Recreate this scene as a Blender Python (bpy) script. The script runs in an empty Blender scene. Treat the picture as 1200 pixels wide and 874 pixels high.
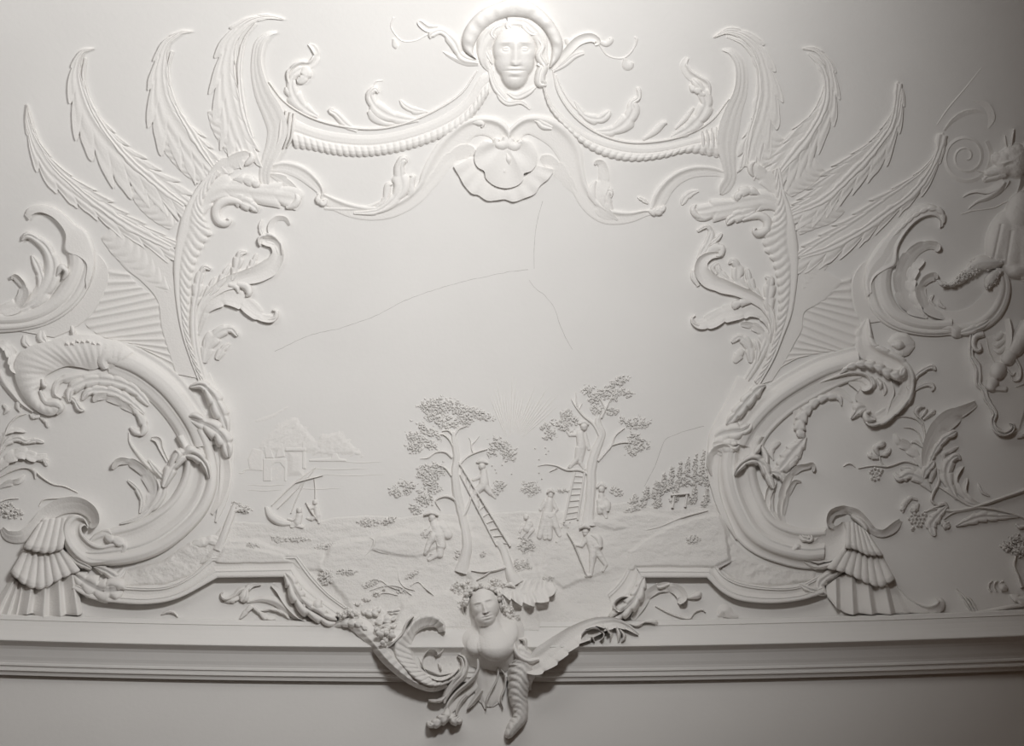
import bpy, math, random
import numpy as np
random.seed(7); RNG = np.random.RandomState(5)
COL = bpy.context.scene.collection
# ------------------------------------------------------------------ camera and room surface
W, YC, Z0, R = 6.0, 3.8, 5.9, 2.2          # wall distance, cove centre, spring height, radius
KB, XB = 0.0129, -0.284                     # the wall is very slightly bowed in plan
F = 50/36*1200.0; PITCH = math.radians(45); CZ = 1.6
U = 0.0043                                  # one relief unit in metres
cp, sp = math.cos(PITCH), math.sin(PITCH)
def sdf(x, y, z):
    y2 = y + KB*(x-XB)**2
    r = R - np.hypot(y2-YC, z-Z0)
    return np.where(z <= Z0, W-y2, np.where(y2 < YC, Z0+R-z, r))
def P(px, py, h=0.0):
    """point of the cove, h relief units proud of it, for a drawing coordinate"""
    px = np.asarray(px, float); py = np.asarray(py, float); h = np.asarray(h, float)*U
    px, py, h = np.broadcast_arrays(px, py, h)
    h = h*(.80+.20*np.clip((py-250)/180, 0, 1))            # the crown of the cove carries the shallowest relief
    a = (px-600)/F; b = (437-py)/F
    dx, dy, dz = a, cp - b*sp, sp + b*cp
    lo = np.full(px.shape, 2.0); hi = np.full(px.shape, 14.0)
    for _ in range(11):
        m = (lo+hi)/2; s = sdf(m*dx, m*dy, CZ+m*dz) > h
        lo = np.where(s, m, lo); hi = np.where(s, hi, m)
    t0, t1 = lo, hi
    f0 = sdf(t0*dx, t0*dy, CZ+t0*dz)-h; f1 = sdf(t1*dx, t1*dy, CZ+t1*dz)-h
    for _ in range(4):
        d = f1-f0; d = np.where(np.abs(d) < 1e-12, 1e-12, d)
        t2 = t1 - f1*(t1-t0)/d; t0, f0 = t1, f1
        t1 = t2; f1 = sdf(t1*dx, t1*dy, CZ+t1*dz)-h
    return np.stack([t1*dx, t1*dy, CZ+t1*dz], -1)
# ------------------------------------------------------------------ materials
def plaster(name, col, bump=0.25, scale=60, blotch=0.04, rough=0.85):
    m = bpy.data.materials.new(name); m.use_nodes = True
    nt = m.node_tree; N = nt.nodes; L = nt.links
    bs = N['Principled BSDF']; bs.inputs['Roughness'].default_value = rough
    if 'Specular IOR Level' in bs.inputs: bs.inputs['Specular IOR Level'].default_value = 0.18
    tc = N.new('ShaderNodeTexCoord')
    n1 = N.new('ShaderNodeTexNoise'); n1.inputs['Scale'].default_value = 1.7; n1.inputs['Detail'].default_value = 6
    mp = N.new('ShaderNodeMapRange'); mp.inputs['From Min'].default_value = .3; mp.inputs['From Max'].default_value = .7
    mp.inputs['To Min'].default_value = 1-blotch; mp.inputs['To Max'].default_value = 1.0
    mx = N.new('ShaderNodeMix'); mx.data_type = 'RGBA'; mx.blend_type = 'MULTIPLY'; mx.inputs[0].default_value = 1
    mx.inputs[6].default_value = (*col, 1)
    geo = N.new('ShaderNodeNewGeometry')
    L.new(geo.outputs['Position'], n1.inputs['Vector']); L.new(n1.outputs['Fac'], mp.inputs['Value'])
    L.new(mp.outputs[0], mx.inputs[7]); L.new(mx.outputs[2], bs.inputs['Base Color'])
    n2 = N.new('ShaderNodeTexNoise'); n2.inputs['Scale'].default_value = scale; n2.inputs['Detail'].default_value = 4
    L.new(geo.outputs['Position'], n2.inputs['Vector'])
    bp = N.new('ShaderNodeBump'); bp.inputs['Strength'].default_value = bump; bp.inputs['Distance'].default_value = .004
    L.new(n2.outputs['Fac'], bp.inputs['Height']); L.new(bp.outputs[0], bs.inputs['Normal'])
    return m
M_WALL = plaster('smooth_plaster', (.80, .785, .765), .22, 35)
M_ST = plaster('stucco', (.82, .80, .775), .40, 90)
M_RG = plaster('rough_stucco', (.80, .78, .755), .9, 110)
M_CR = plaster('crack_grey', (.50, .48, .46), 0, 10)  # darker grey for the hairline cracks
# ------------------------------------------------------------------ geometry bag
class G:
    def __init__(s): s.v = []; s.f = []; s.n = 0
    def add(s, v, f):
        v = np.asarray(v).reshape(-1, 3); s.v.append(v)
        if isinstance(f, np.ndarray): s.f.extend((f+s.n).tolist())
        else: s.f.extend([[i+s.n for i in q] for q in f])
        s.n += len(v); return s
def tag(o, label=None, cat=None, group=None, kind=None):
    if label: o['label'] = label
    if cat: o['category'] = cat
    if group: o['group'] = group
    if kind or cat: o['kind'] = kind or 'thing'
    return o
def mesh_obj(name, g, mat, org=(0, 0, 0), parent=None, smooth=True):
    me = bpy.data.meshes.new(name)
    v = np.concatenate(g.v)-np.asarray(org)
    me.from_pydata(v.tolist(), [], g.f); me.materials.append(mat)
    if smooth: me.polygons.foreach_set('use_smooth', [True]*len(me.polygons))
    me.update()
    o = bpy.data.objects.new(name, me); COL.objects.link(o)
    if parent is not None: o.parent = parent
    else: o.location = org
    return o
class Thing:
    """an Empty on the plaster that carries its parts"""
    def __init__(s, name, label, cat, at, group=None):
        s.o = P(at[0], at[1], 0.0)
        s.e = bpy.data.objects.new(name, None); COL.objects.link(s.e); s.e.location = s.o
        s.e.empty_display_size = .05
        tag(s.e, label, cat, group)
    def part(s, name, *gs, mat=None, label=None, parent=None, kind=None):
        g = G()
        for q in gs:
            for vv in [np.concatenate(q.v)]: g.add(vv, q.f)
        o = mesh_obj(name, g, mat or M_ST, s.o, parent or s.e)
        if label: o['label'] = label
        if kind: o['kind'] = kind
        return o
def single(name, label, cat, at, *gs, mat=None, group=None, kind=None):
    g = G()
    for q in gs: g.add(np.concatenate(q.v), q.f)
    return tag(mesh_obj(name, g, mat or M_ST, P(at[0], at[1], 0.0)), label, cat, group, kind)
# ------------------------------------------------------------------ drawing helpers
def T(x0, y0, s, pts):
    """pts measured on an enlarged detail -> drawing coordinates"""
    return [(x0+p[0]/s, y0+p[1]/s, *p[2:]) for p in pts]
def spl(pts, n):
    p = np.asarray(pts, float)
    if len(p) == 2: 
        t = np.linspace(0, 1, n)[:, None]; return p[0]*(1-t)+p[1]*t
    q = np.vstack([2*p[0]-p[1], p, 2*p[-1]-p[-2]])
    out = []
    m = 14
    for i in range(1, len(q)-2):
        p0, p1, p2, p3 = q[i-1], q[i], q[i+1], q[i+2]
        d = lambda a, b: max(np.hypot(*(b-a)[:2]), 1e-3)**.5
        t0 = 0; t1 = t0+d(p0, p1); t2 = t1+d(p1, p2); t3 = t2+d(p2, p3)
        t = np.linspace(t1, t2, m, endpoint=False)[:, None]
        A1 = (t1-t)/(t1-t0)*p0+(t-t0)/(t1-t0)*p1; A2 = (t2-t)/(t2-t1)*p1+(t-t1)/(t2-t1)*p2; A3 = (t3-t)/(t3-t2)*p2+(t-t2)/(t3-t2)*p3
        B1 = (t2-t)/(t2-t0)*A1+(t-t0)/(t2-t0)*A2; B2 = (t3-t)/(t3-t1)*A2+(t-t1)/(t3-t1)*A3
        out.append((t2-t)/(t2-t1)*B1+(t-t1)/(t2-t1)*B2)
    out.append(p[-1:]); c = np.vstack(out)
    s = np.r_[0, np.cumsum(np.hypot(*np.diff(c[:, :2], axis=0).T))]
    k = np.linspace(0, s[-1], n)
    return np.stack([np.interp(k, s, c[:, j]) for j in range(c.shape[1])], 1)
def plen(pts):
    p = np.asarray(pts, float)[:, :2]; return float(np.hypot(*np.diff(p, axis=0).T).sum())
def sheet(X, Y, H, skirt=-2.0, g=None, flare=0.0):
    """grid of drawing coords and heights -> solid relief piece with sides running into the wall"""
    g = g or G(); nu, nv = X.shape
    g.add(P(X, Y, H).reshape(-1, 3), quads(nu, nv))
    idx = [(i, 0) for i in range(nu)] + [(nu-1, j) for j in range(1, nv)] + [(i, nv-1) for i in range(nu-2, -1, -1)] + [(0, j) for j in range(nv-2, 0, -1)]
    I = np.array(idx); x = X[I[:, 0], I[:, 1]]; y = Y[I[:, 0], I[:, 1]]; h = H[I[:, 0], I[:, 1]]
    cx, cy = x.copy(), y.copy()
    top = P(x, y, h); sk = np.minimum(skirt, h-.5)
    bot = P(x, y, sk) 
    n = len(x); a = np.arange(n); b = (a+1) % n
    g.add(np.vstack([top, bot]), np.stack([a, a+n, b+n, b], 1))
    return g
def quads(nu, nv):
    i, j = np.meshgrid(np.arange(nu-1), np.arange(nv-1), indexing='ij')
    a = (i*nv+j).ravel()
    return np.stack([a, a+1, a+nv+1, a+nv], 1)
PROF = {
 'dome': lambda v: .18+.82*np.sqrt(np.clip(1-v*v, 0, 1)),
 'round': lambda v: np.sqrt(np.clip(1-v*v, 0, 1)),
 'trough': lambda v: .35+.65*v*v,
 'cup': lambda v: .25+.75*np.abs(v)**1.5-.25*np.clip((np.abs(v)-.85)/.15, 0, 1)**2,
 'ridge': lambda v: .25+.75*(1-np.abs(v))**.8,
 'mid': lambda v: .2+.8*np.sqrt(np.clip(1-v*v, 0, 1))-.38*np.exp(-(v/.16)**2),
 'flat': lambda v: 1-.5*np.clip((np.abs(v)-.8)/.2, 0, 1)**2,
 'rollL': lambda v: .30+.7*np.exp(-((v+.72)/.3)**2)-.1*(v > .9),
 'rollR': lambda v: .30+.7*np.exp(-((v-.72)/.3)**2)-.1*(v < -.9),
 'slopeL': lambda v: .2+.8*(1-v)/2,
 'slopeR': lambda v: .2+.8*(1+v)/2,
 'twin': lambda v: .3+.7*np.abs(np.sin(np.pi*v))**.8,
}
def leaf(pts, h=4, prof='dome', lobes=0, ld=.35, sweep=.0, va=0.0, stri=0.0, nstri=5, base=0.0, nv=11, sides=(1, 1), skirt=-2.0, wob=0.0, ph=0.0, step=1.1, lobe_t=(0, 1), hit=1.0):
    """a tapering stroke. pts rows (x,y,w) (x,y,w,h) or (x,y,wl,wr,h)"""
    rows = []
    for p in pts:
        if len(p) == 3: rows.append((p[0], p[1], p[2], p[2], h))
        elif len(p) == 4: rows.append((p[0], p[1], p[2], p[2], p[3]))
        else: rows.append(p)
    L = plen(rows); n = int(max(14, min(320, L/step)))
    if lobes: n = max(n, lobes*10)
    c = spl(rows, n)
    tx = np.gradient(c[:, 0]); ty = np.gradient(c[:, 1]); l = np.hypot(tx, ty)+1e-9; tx /= l; ty /= l
    nx, ny = ty, -tx                                  # to the left of travel on the picture
    u = np.linspace(0, 1, n)[:, None]; v = np.linspace(-1, 1, nv)[None, :]   # v=-1 left, +1 right
    wl = np.clip(c[:, 2], .05, None)[:, None]; wr = np.clip(c[:, 3], .05, None)[:, None]; hh = c[:, 4][:, None]
    w = np.where(v < 0, wl, wr); sd = np.where(v < 0, sides[0], sides[1])
    av = np.abs(v)
    H = PROF[prof](v)*np.ones_like(u) if isinstance(prof, str) else prof(v, u)
    H = base + hh*H
    if lobes:
        uu = np.clip((u-lobe_t[0])/(lobe_t[1]-lobe_t[0]), 0, 1)
        p = (uu*lobes+ph) % 1.0
        p = np.where((u >= lobe_t[0]) & (u <= lobe_t[1]), p, .75)
        saw = np.where(p < .82, (p/.82)**.7, 1-((p-.82)/.18)**2)
        w = w*(1-ld*(1-saw)*sd*av**.5)
        H = H + va*hh*np.sin(np.pi*np.clip(p, 0, 1))**1.2*av**1.2*sd*.6 - va*hh*.4*np.exp(-(np.minimum(p, 1-p)/.09)**2)*av*sd
    if stri:
        rs = np.random.RandomState(int(abs(rows[0][0]*13+rows[0][1]*7)) % 9999)
        s = np.zeros_like(v*u)
        for k in range(3): s = s+np.sin(v*np.pi*nstri*(1+.37*k)+rs.rand()*6+u*rs.randn()*2)/(1+k)
        H = H+stri*s
    if wob:
        rs = np.random.RandomState(int(abs(rows[0][0]*3+rows[0][1]*11)) % 9999)
        for k in range(4):
            f = L/9*(.5+.6*k)
            w = w*(1+wob*av*np.sin(u*f*2+rs.rand()*6+np.sign(v)*rs.rand()*3)/(1+k))
    sw = sweep*w*av
    X = c[:, 0][:, None]-nx[:, None]*w*v + tx[:, None]*sw
    Y = c[:, 1][:, None]-ny[:, None]*w*v + ty[:, None]*sw
    return sheet(X, Y, H*hit, skirt)
def band(A, B, prof, n=None, nv=None, ribs=0, ra=0.0, rv=None, base=0.0, skirt=-2.0, hs=None, scal=0.0, ph=0.0, bend=0.0, rib_p=1.0, tri=0.0):
    """moulding between two edge curves; prof = [(v,h)...] across from A to B; hs = height factors along"""
    n = n or int(max(20, min(420, max(plen(A), plen(B))/1.2)))
    if ribs: n = max(n, ribs*9)
    a = spl([p[:2] for p in A], n); b = spl([p[:2] for p in B], n)
    pv = np.asarray(prof, float)
    vs = np.unique(np.concatenate([pv[:, 0], np.linspace(0, 1, nv or 15)]))
    hv = np.interp(vs, pv[:, 0], pv[:, 1])
    u = np.linspace(0, 1, n)[:, None]; v = vs[None, :]
    H = hv[None, :]*np.ones_like(u)
    if hs is not None: H = H*np.interp(u[:, 0], np.linspace(0, 1, len(hs)), hs)[:, None]
    uu = u+0*v; ph_ = u-bend*(1-(1-v)**2)+0*v
    wave = (lambda: np.abs(np.sin(np.pi*(ribs*ph_+ph)))**rib_p) if not tri else (lambda: (lambda f: np.where(f < tri, f/tri, (1-f)/(1-tri)))((ribs*ph_+ph) % 1.0))
    if ribs:
        wgt = np.ones_like(v) if rv is None else np.clip(np.minimum((v-rv[0])/.08+.5, (rv[1]-v)/.08+.5), 0, 1)
        H = H+ra*wgt*wave()
    ux = uu*(n-1)
    def at(c, q):
        q = np.clip(q, 0, n-1.001); i = q.astype(int); f = q-i
        return c[i]*(1-f)+c[i+1]*f
    vv = np.broadcast_to(v, uu.shape)
    ai = at(a[:, 0], ux), at(a[:, 1], ux); bi = at(b[:, 0], ux), at(b[:, 1], ux)
    if scal:
        vv = vv*(1+scal*(wave()-1)*(vv > .5)*((vv-.5)*2))
    X = ai[0]*(1-vv)+bi[0]*vv; Y = ai[1]*(1-vv)+bi[1]*vv
    return sheet(X, Y, H+base, skirt)
def vnoise(x, y, seed=0):
    xi = np.floor(x).astype(np.int64); yi = np.floor(y).astype(np.int64); fx = x-xi; fy = y-yi
    fx = fx*fx*(3-2*fx); fy = fy*fy*(3-2*fy)
    def r(i, j):
        n = (i*374761393+j*668265263+seed*974711) & 0x7fffffff
        n = ((n ^ (n >> 13))*1274126177) & 0x7fffffff
        return ((n ^ (n >> 16)) & 0xffff)/65535.0
    return (r(xi, yi)*(1-fx)+r(xi+1, yi)*fx)*(1-fy)+(r(xi, yi+1)*(1-fx)+r(xi+1, yi+1)*fx)*fy
def fbm(x, y, o=4, seed=0):
    s = 0; a = .5
    for k in range(o): s = s+a*(vnoise(x*2**k, y*2**k, seed+k)-.5)*2; a *= .5
    return s
def field(x0, y0, x1, y1, step, fn, cut=-.6, low=-1.5):
    """relief modelled as a height over a patch of wall; kept where it stands proud"""
    nx = int((x1-x0)/step)+1; ny = int((y1-y0)/step)+1
    X, Y = np.meshgrid(np.linspace(x0, x1, nx), np.linspace(y0, y1, ny))
    H = fn(X, Y); H = np.maximum(H, low)
    keep = H > cut
    q = quads(ny, nx); kf = keep.ravel()[q].any(1); q = q[kf]
    used = np.unique(q); mp = np.full(nx*ny, -1); mp[used] = np.arange(len(used))
    g = G(); g.add(P(X.ravel()[used], Y.ravel()[used], H.ravel()[used]), mp[q]); return g
def seg(X, Y, x0, y0, r0, x1, y1, r1, hs=1.0, base=0.0):
    """height of a tapering rounded limb lying on the wall"""
    dx, dy = x1-x0, y1-y0; l2 = dx*dx+dy*dy+1e-9
    t = np.clip(((X-x0)*dx+(Y-y0)*dy)/l2, 0, 1)
    r = r0+(r1-r0)*t; d = np.hypot(X-x0-dx*t, Y-y0-dy*t)/r
    return np.where(d < 1, hs*r*np.sqrt(np.clip(1-d*d, 0, 1))+base, base-(d-1)*r*1.6)
def ell(X, Y, cx, cy, rx, ry, h, ang=0.0, base=0.0, p=.5):
    c, s = math.cos(math.radians(ang)), math.sin(math.radians(ang))
    a = ((X-cx)*c+(Y-cy)*s)/rx; b = (-(X-cx)*s+(Y-cy)*c)/ry; d = a*a+b*b
    return np.where(d < 1, h*np.clip(1-d, 0, 1)**p+base, base-(np.sqrt(d)-1)*min(rx, ry)*1.6)
def smax(hs, k=2.0):
    m = hs[0]
    for h in hs[1:]:
        mm = np.maximum(m, h); m = mm+np.log(np.exp(np.clip(k*(m-mm), -50, 0))+np.exp(np.clip(k*(h-mm), -50, 0)))/k
    return m
def gau(X, Y, cx, cy, sx, sy, a=1.0, ang=0.0):
    c, s = math.cos(math.radians(ang)), math.sin(math.radians(ang))
    u = ((X-cx)*c+(Y-cy)*s)/sx; v = (-(X-cx)*s+(Y-cy)*c)/sy
    return a*np.exp(-(u*u+v*v))
def inside(X, Y, poly, soft=1.0):
    """signed distance-like value, positive inside a closed outline"""
    p = np.asarray(poly, float); n = len(p); d = np.full(X.shape, 1e9); ins = np.zeros(X.shape, bool)
    for i in range(n):
        ax, ay = p[i]; bx, by = p[(i+1) % n]
        ex, ey = bx-ax, by-ay; t = np.clip(((X-ax)*ex+(Y-ay)*ey)/(ex*ex+ey*ey+1e-9), 0, 1)
        d = np.minimum(d, np.hypot(X-ax-ex*t, Y-ay-ey*t))
        c = ((ay > Y) != (by > Y)) & (X < (bx-ax)*(Y-ay)/(by-ay+1e-12)+ax); ins ^= c
    return np.where(ins, d, -d)/soft
def tube(pts, r, seg_n=7, base=None, flat=1.0):
    """round stem lying on the wall; pts rows (x,y) or (x,y,r)"""
    rows = [(p[0], p[1], p[2] if len(p) > 2 else r) for p in pts]
    return leaf([(x, y, rr, rr*flat+ (base or 0)) for x, y, rr in rows], prof='round', nv=7, skirt=-1.5)
_ICO = None
def ico():
    global _ICO
    if _ICO is None:
        import bmesh
        bm = bmesh.new(); bmesh.ops.create_icosphere(bm, subdivisions=2, radius=1.0)
        v = np.array([x.co[:] for x in bm.verts]); f = np.array([[q.index for q in p.verts] for p in bm.faces]); bm.free()
        _ICO = (v, f)
    return _ICO
def ball(px, py, r, h=0.0, sq=(1, 1, 1), g=None):
    g = g or G(); v, f = ico(); c = P(px, py, h)
    g.add(v*np.array(sq)*r*U + c, f); return g
# shared ball mesh for berries and fruit
def ball_mesh(name, mat, bumpy=0.0):
    v, f = ico(); g = G(); rs = np.random.RandomState(3)
    g.add(v*(1+bumpy*rs.randn(len(v), 1)), f)
    me = bpy.data.meshes.new(name); me.from_pydata(g.v[0].tolist(), [], g.f); me.materials.append(mat)
    me.polygons.foreach_set('use_smooth', [True]*len(me.polygons)); return me
BERRY = ball_mesh('berry', M_ST)
def berries(th, name, pts, parent=None):
    """individual berries as parts of a thing; pts (x,y,r,h)"""
    for x, y, r, h in pts:
        o = bpy.data.objects.new(name, BERRY); COL.objects.link(o); o.parent = parent or th.e
        c = P(x, y, h)-th.o; o.location = c; o.scale = (r*U,)*3
# ------------------------------------------------------------------ the setting
def build_setting():
    nx = 121
    xs = np.linspace(-4.6, 4.6, nx)
    # wall
    zs = np.r_[np.linspace(3.2, Z0, 14)]
    X, Zg = np.meshgrid(xs, zs, indexing='ij'); Y = W-KB*(X-XB)**2
    g = G(); g.add(np.stack([X, Y, Zg], -1).reshape(-1, 3), quads(nx, len(zs)))
    tag(mesh_obj('wall_back', g, M_WALL), 'plain smooth wall below the long cornice', None, None, 'structure')
    th = np.linspace(0, math.pi/2, 60)
    ys = np.r_[YC+R*np.cos(th), np.linspace(YC-.05, .2, 20)]; zz = np.r_[Z0+R*np.sin(th), np.full(20, Z0+R)]
    X, Yg = np.meshgrid(xs, ys, indexing='ij'); _, Zg = np.meshgrid(xs, zz, indexing='ij')
    Y = Yg-KB*(X-XB)**2
    g = G(); g.add(np.stack([X, Y, Zg], -1).reshape(-1, 3), quads(nx, len(ys)))
    tag(mesh_obj('ceiling', g, M_WALL), 'smooth white coved ceiling behind the stucco ornament', None, None, 'structure')
    # cornice: rows of (drawing y at the middle, projection from the wall)
    prof = [(727.5, -.02), (728.5, .030), (729.5, .055), (733, .06), (734.2, .066), (735, .062), (741, .069), (747, .082), (752, .098), (755.5, .112), (756.8, .120), (758.2, .121), (759.2, .116), (761.5, .100), (764.5, .084), (768, .074), (772, .069), (777, .062), (781, .054), (784, .050), (785, .053), (787.2, .052), (788, .045), (790.2, .043), (791, .046), (793.2, .045), (794, .037), (796.5, .030), (798.5, .027), (799.5, -.02)]
    pts = []
    for yy, pr in prof:
        b = (437-yy)/F; dy, dz = cp-b*sp, sp+b*cp
        t = (W-KB*(0-XB)**2-pr)/dy; pts.append((pr, CZ+t*dz))
    pts = np.array(pts); d = np.r_[0, np.cumsum(np.hypot(*np.diff(pts, axis=0).T))]
    k = np.unique(np.r_[d, np.linspace(0, d[-1], 60)])
    pr = np.interp(k, d, pts[:, 0]); pz = np.interp(k, d, pts[:, 1])
    X, PR = np.meshgrid(xs, pr, indexing='ij'); _, Zg = np.meshgrid(xs, pz, indexing='ij')
    g = G(); g.add(np.stack([X, W-KB*(X-XB)**2-PR, Zg], -1).reshape(-1, 3), quads(nx, len(pr)))
    me = mesh_obj('trim_1', g, M_WALL, smooth=False)
    tag(me, 'long horizontal moulded cornice between wall and cove', None, None, 'structure')
build_setting()
# ------------------------------------------------------------------ crowning mask and head-dress
def face_mask():
    t = Thing('stucco_mask', 'white stucco woman\'s face in a puffed turban crowning the frame', 'mask', (603, 60))
    def f(X, Y):
        skull = ell(X, Y, 603, 58, 25, 27, 19, base=2.5); jaw = ell(X, Y, 603, 83, 16.5, 21.5, 17, base=2.5); mid = ell(X, Y, 603, 72, 23, 22, 18, base=2.5)
        h = smax([skull, jaw, mid], .9)
        h = h-gau(X, Y, 593, 57, 6.5, 4.2, 4.2)-gau(X, Y, 615, 57, 6, 4.2, 4.2)         # sockets
        h = h+ell(X, Y, 593, 57.5, 4.6, 2.9, 2.6, p=.6).clip(0)+ell(X, Y, 615, 57.5, 4.3, 2.9, 2.6, p=.6).clip(0)
        h = h-gau(X, Y, 593, 57.6, 5.2, .5, .9)-gau(X, Y, 615, 57.6, 5, .5, .9)
        h = h+gau(X, Y, 593, 49.5, 8, 1.9, 1.6, -6)+gau(X, Y, 615, 49.5, 7, 1.9, 1.6, 6)
        ridge = np.clip((Y-50)/24, 0, 1)
        h = h+np.where((Y > 46) & (Y < 76.3), (2.5+4.5*ridge)*np.exp(-((X-604.5)/(3.2+2.0*ridge))**2)*np.clip((Y-46)/5, 0, 1), 0)
        h = h+gau(X, Y, 600.6, 73, 2, 2, 1.6)+gau(X, Y, 609.4, 73, 2, 2, 1.6)
        h = h+gau(X, Y, 603.5, 80.5, 8, 1.5, 1.7)+gau(X, Y, 603.5, 86.3, 6.5, 2.1, 2.2)-gau(X, Y, 603.5, 82.9, 10, .8, 2.0)-gau(X, Y, 603.5, 90.5, 7, 1.6, 1.3)
        h = h+gau(X, Y, 603, 98, 8, 5, 1.5)+gau(X, Y, 590, 74, 6, 6, .8)+gau(X, Y, 617, 74, 5, 6, .8)
        return h
    t.part('face', field(574, 26, 632, 110, .5, f))
    Z = lambda p: T(520, 0, 7.5, p)
    out = Z([(290, 520), (195, 460), (160, 360), (200, 230), (320, 95), (470, 25), (620, -25), (770, 20), (900, 120), (1010, 270), (1050, 400), (1020, 510), (940, 600)])
    inn = Z([(262, 500), (258, 440), (275, 385), (345, 275), (465, 188), (590, 150), (655, 153), (770, 178), (890, 275), (942, 370), (952, 440), (945, 500), (930, 580)])
    n = 70; a = spl(out, n); b = spl(inn, n); v = np.linspace(0, 1, 17)[None, :]; u = np.linspace(0, 1, n)[:, None]
    H = (2.5+17*np.sqrt(np.clip(1-(2*v-1)**2, 0, 1))**.8)*(.55+.45*np.sin(np.pi*u)**.5)
    H = H+1.3*np.sin(u*46+v*2.5)*np.sin(np.pi*v)+.9*np.sin(u*97+v*4)*np.sin(np.pi*v)
    X = a[:, :1]*(1-v)+b[:, :1]*v; Y = a[:, 1:2]*(1-v)+b[:, 1:2]*v
    t.part('turban', sheet(X, Y, H))
    hair = [Z([(560, 200, 60, 7), (460, 240, 75, 8), (380, 330, 80, 8), (350, 450, 60, 7), (370, 560, 40, 6), (430, 640, 14, 3)]),
            Z([(560, 200, 55, 8), (700, 200, 62, 9), (800, 270, 70, 9), (850, 350, 60, 9), (870, 460, 45, 8), (880, 560, 45, 7)])]
    gs = [leaf(q, prof='dome', stri=.9, nstri=3) if len(q[0]) == 3 else leaf([(a[0], a[1], a[2]/7.5, a[3]) for a in q], prof='dome', stri=.9, nstri=2.3) for q in hair]
    hr = t.part('hair', *gs)
    def lock(p, h=None): return leaf([(a[0], a[1], a[2]/7.5, a[3]) for a in Z(p)], prof='mid', stri=.35, nstri=3)
    cur = [[(620, 175, 14, 8), (560, 215, 30, 11), (590, 255, 34, 12), (650, 262, 26, 12), (660, 235, 8, 10)],
           [(690, 180, 20, 9), (720, 240, 38, 12), (770, 290, 30, 12), (820, 300, 14, 10)],
           [(520, 215, 14, 8), (440, 250, 26, 11), (425, 300, 28, 11), (450, 330, 20, 9)],
           [(830, 330, 20, 9), (870, 400, 30, 12), (840, 480, 40, 13), (880, 560, 38, 12), (900, 600, 14, 9)],
           [(820, 560, 12, 8), (870, 580, 45, 12), (850, 660, 48, 13), (850, 730, 45, 12), (905, 745, 14, 8)],
           [(880, 640, 8, 9), (862, 690, 14, 13), (895, 730, 12, 11)],
           [(400, 330, 20, 6), (370, 420, 30, 8), (400, 500, 26, 7), (430, 560, 8, 5)],
           [(400, 560, 20, 4), (420, 680, 26, 6), (460, 780, 30, 6), (520, 850, 26, 5), (560, 900, 10, 3)],
           [(560, 815, 10, 3), (640, 850, 30, 5), (740, 810, 32, 6), (810, 760, 12, 4)],
           [(470, 790, 10, 4), (490, 850, 20, 5), (560, 905, 26, 5), (680, 900, 20, 5), (760, 960, 8, 3)]]
    for c in cur: t.part('curl', lock(c), parent=hr)
    return t
face_mask()
def sprig(label, at, parts, group=None):
    t = Thing('leaf_sprig', label, 'leaf spray', at, group)
    for nm, g in parts: t.part(nm, g)
    return t
A2 = lambda p: T(300, 0, 3.973, p); A3 = lambda p: T(600, 0, 3.973, p)
sprig('small leaf and tendril flying out left of the turban', (530, 50), [
    ('leaf', leaf(A2([(1035, 290, 3.5, 5), (960, 265, 6, 6), (915, 190, 7, 6), (860, 145, 4.5, 5), (815, 165, 4, 6), (812, 180, 1.5, 4)]), prof='mid', va=.3, lobes=3, ld=.3)),
    ('leaf', leaf(A2([(1035, 295, 3, 4), (975, 290, 4, 4), (900, 258, 2.5, 3), (870, 240, .8, 2)]), prof='ridge')),
    ('leaf', leaf(A2([(850, 135, 3, 3), (800, 135, 3.5, 4), (760, 105, 2.5, 4), (755, 100, 1, 3)]), prof='trough')),
    ('tendril', leaf(A2([(800, 160, .9), (740, 190, .7), (680, 190, .7), (640, 150, .7), (628, 120, 1.2), (640, 82, 1.6)]), h=1.6, prof='round', nv=5)),
    ('bud', leaf(A2([(640, 180, 1.5), (650, 210, 4), (660, 220, 3)]), h=3))])
sprig('small leaf and tendril flying out right of the turban', (690, 55), [
    ('leaf', leaf(A3([(190, 320, 3, 4), (250, 250, 5, 6), (310, 190, 5.5, 6), (370, 175, 5, 6), (400, 195, 3.5, 6), (385, 208, 1.5, 4)]), prof='trough')),
    ('leaf', leaf(A3([(190, 330, 2.5, 3), (240, 300, 4, 4), (290, 260, 4, 4), (335, 245, 2.5, 3)]), prof='mid')),
    ('leaf', leaf(A3([(400, 190, 1.5, 2), (440, 205, 3.5, 4), (462, 185, 3, 4), (455, 175, 1, 3)]), prof='dome')),
    ('tendril', leaf(A3([(400, 200, 1), (440, 255, 1), (490, 272, 1), (530, 265, 1.2), (570, 220, 1), (580, 180, 1.8), (570, 172, 1)]), h=2, prof='round', nv=5)),
    ('bud', leaf(A3([(520, 270, 1.5), (530, 300, 4.5), (550, 305, 4), (560, 290, 2)]), h=3.5, wob=.25)),
    ('bud', leaf(A3([(250, 180, 2), (265, 195, 4.5), (290, 190, 3)]), h=3))])
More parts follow.
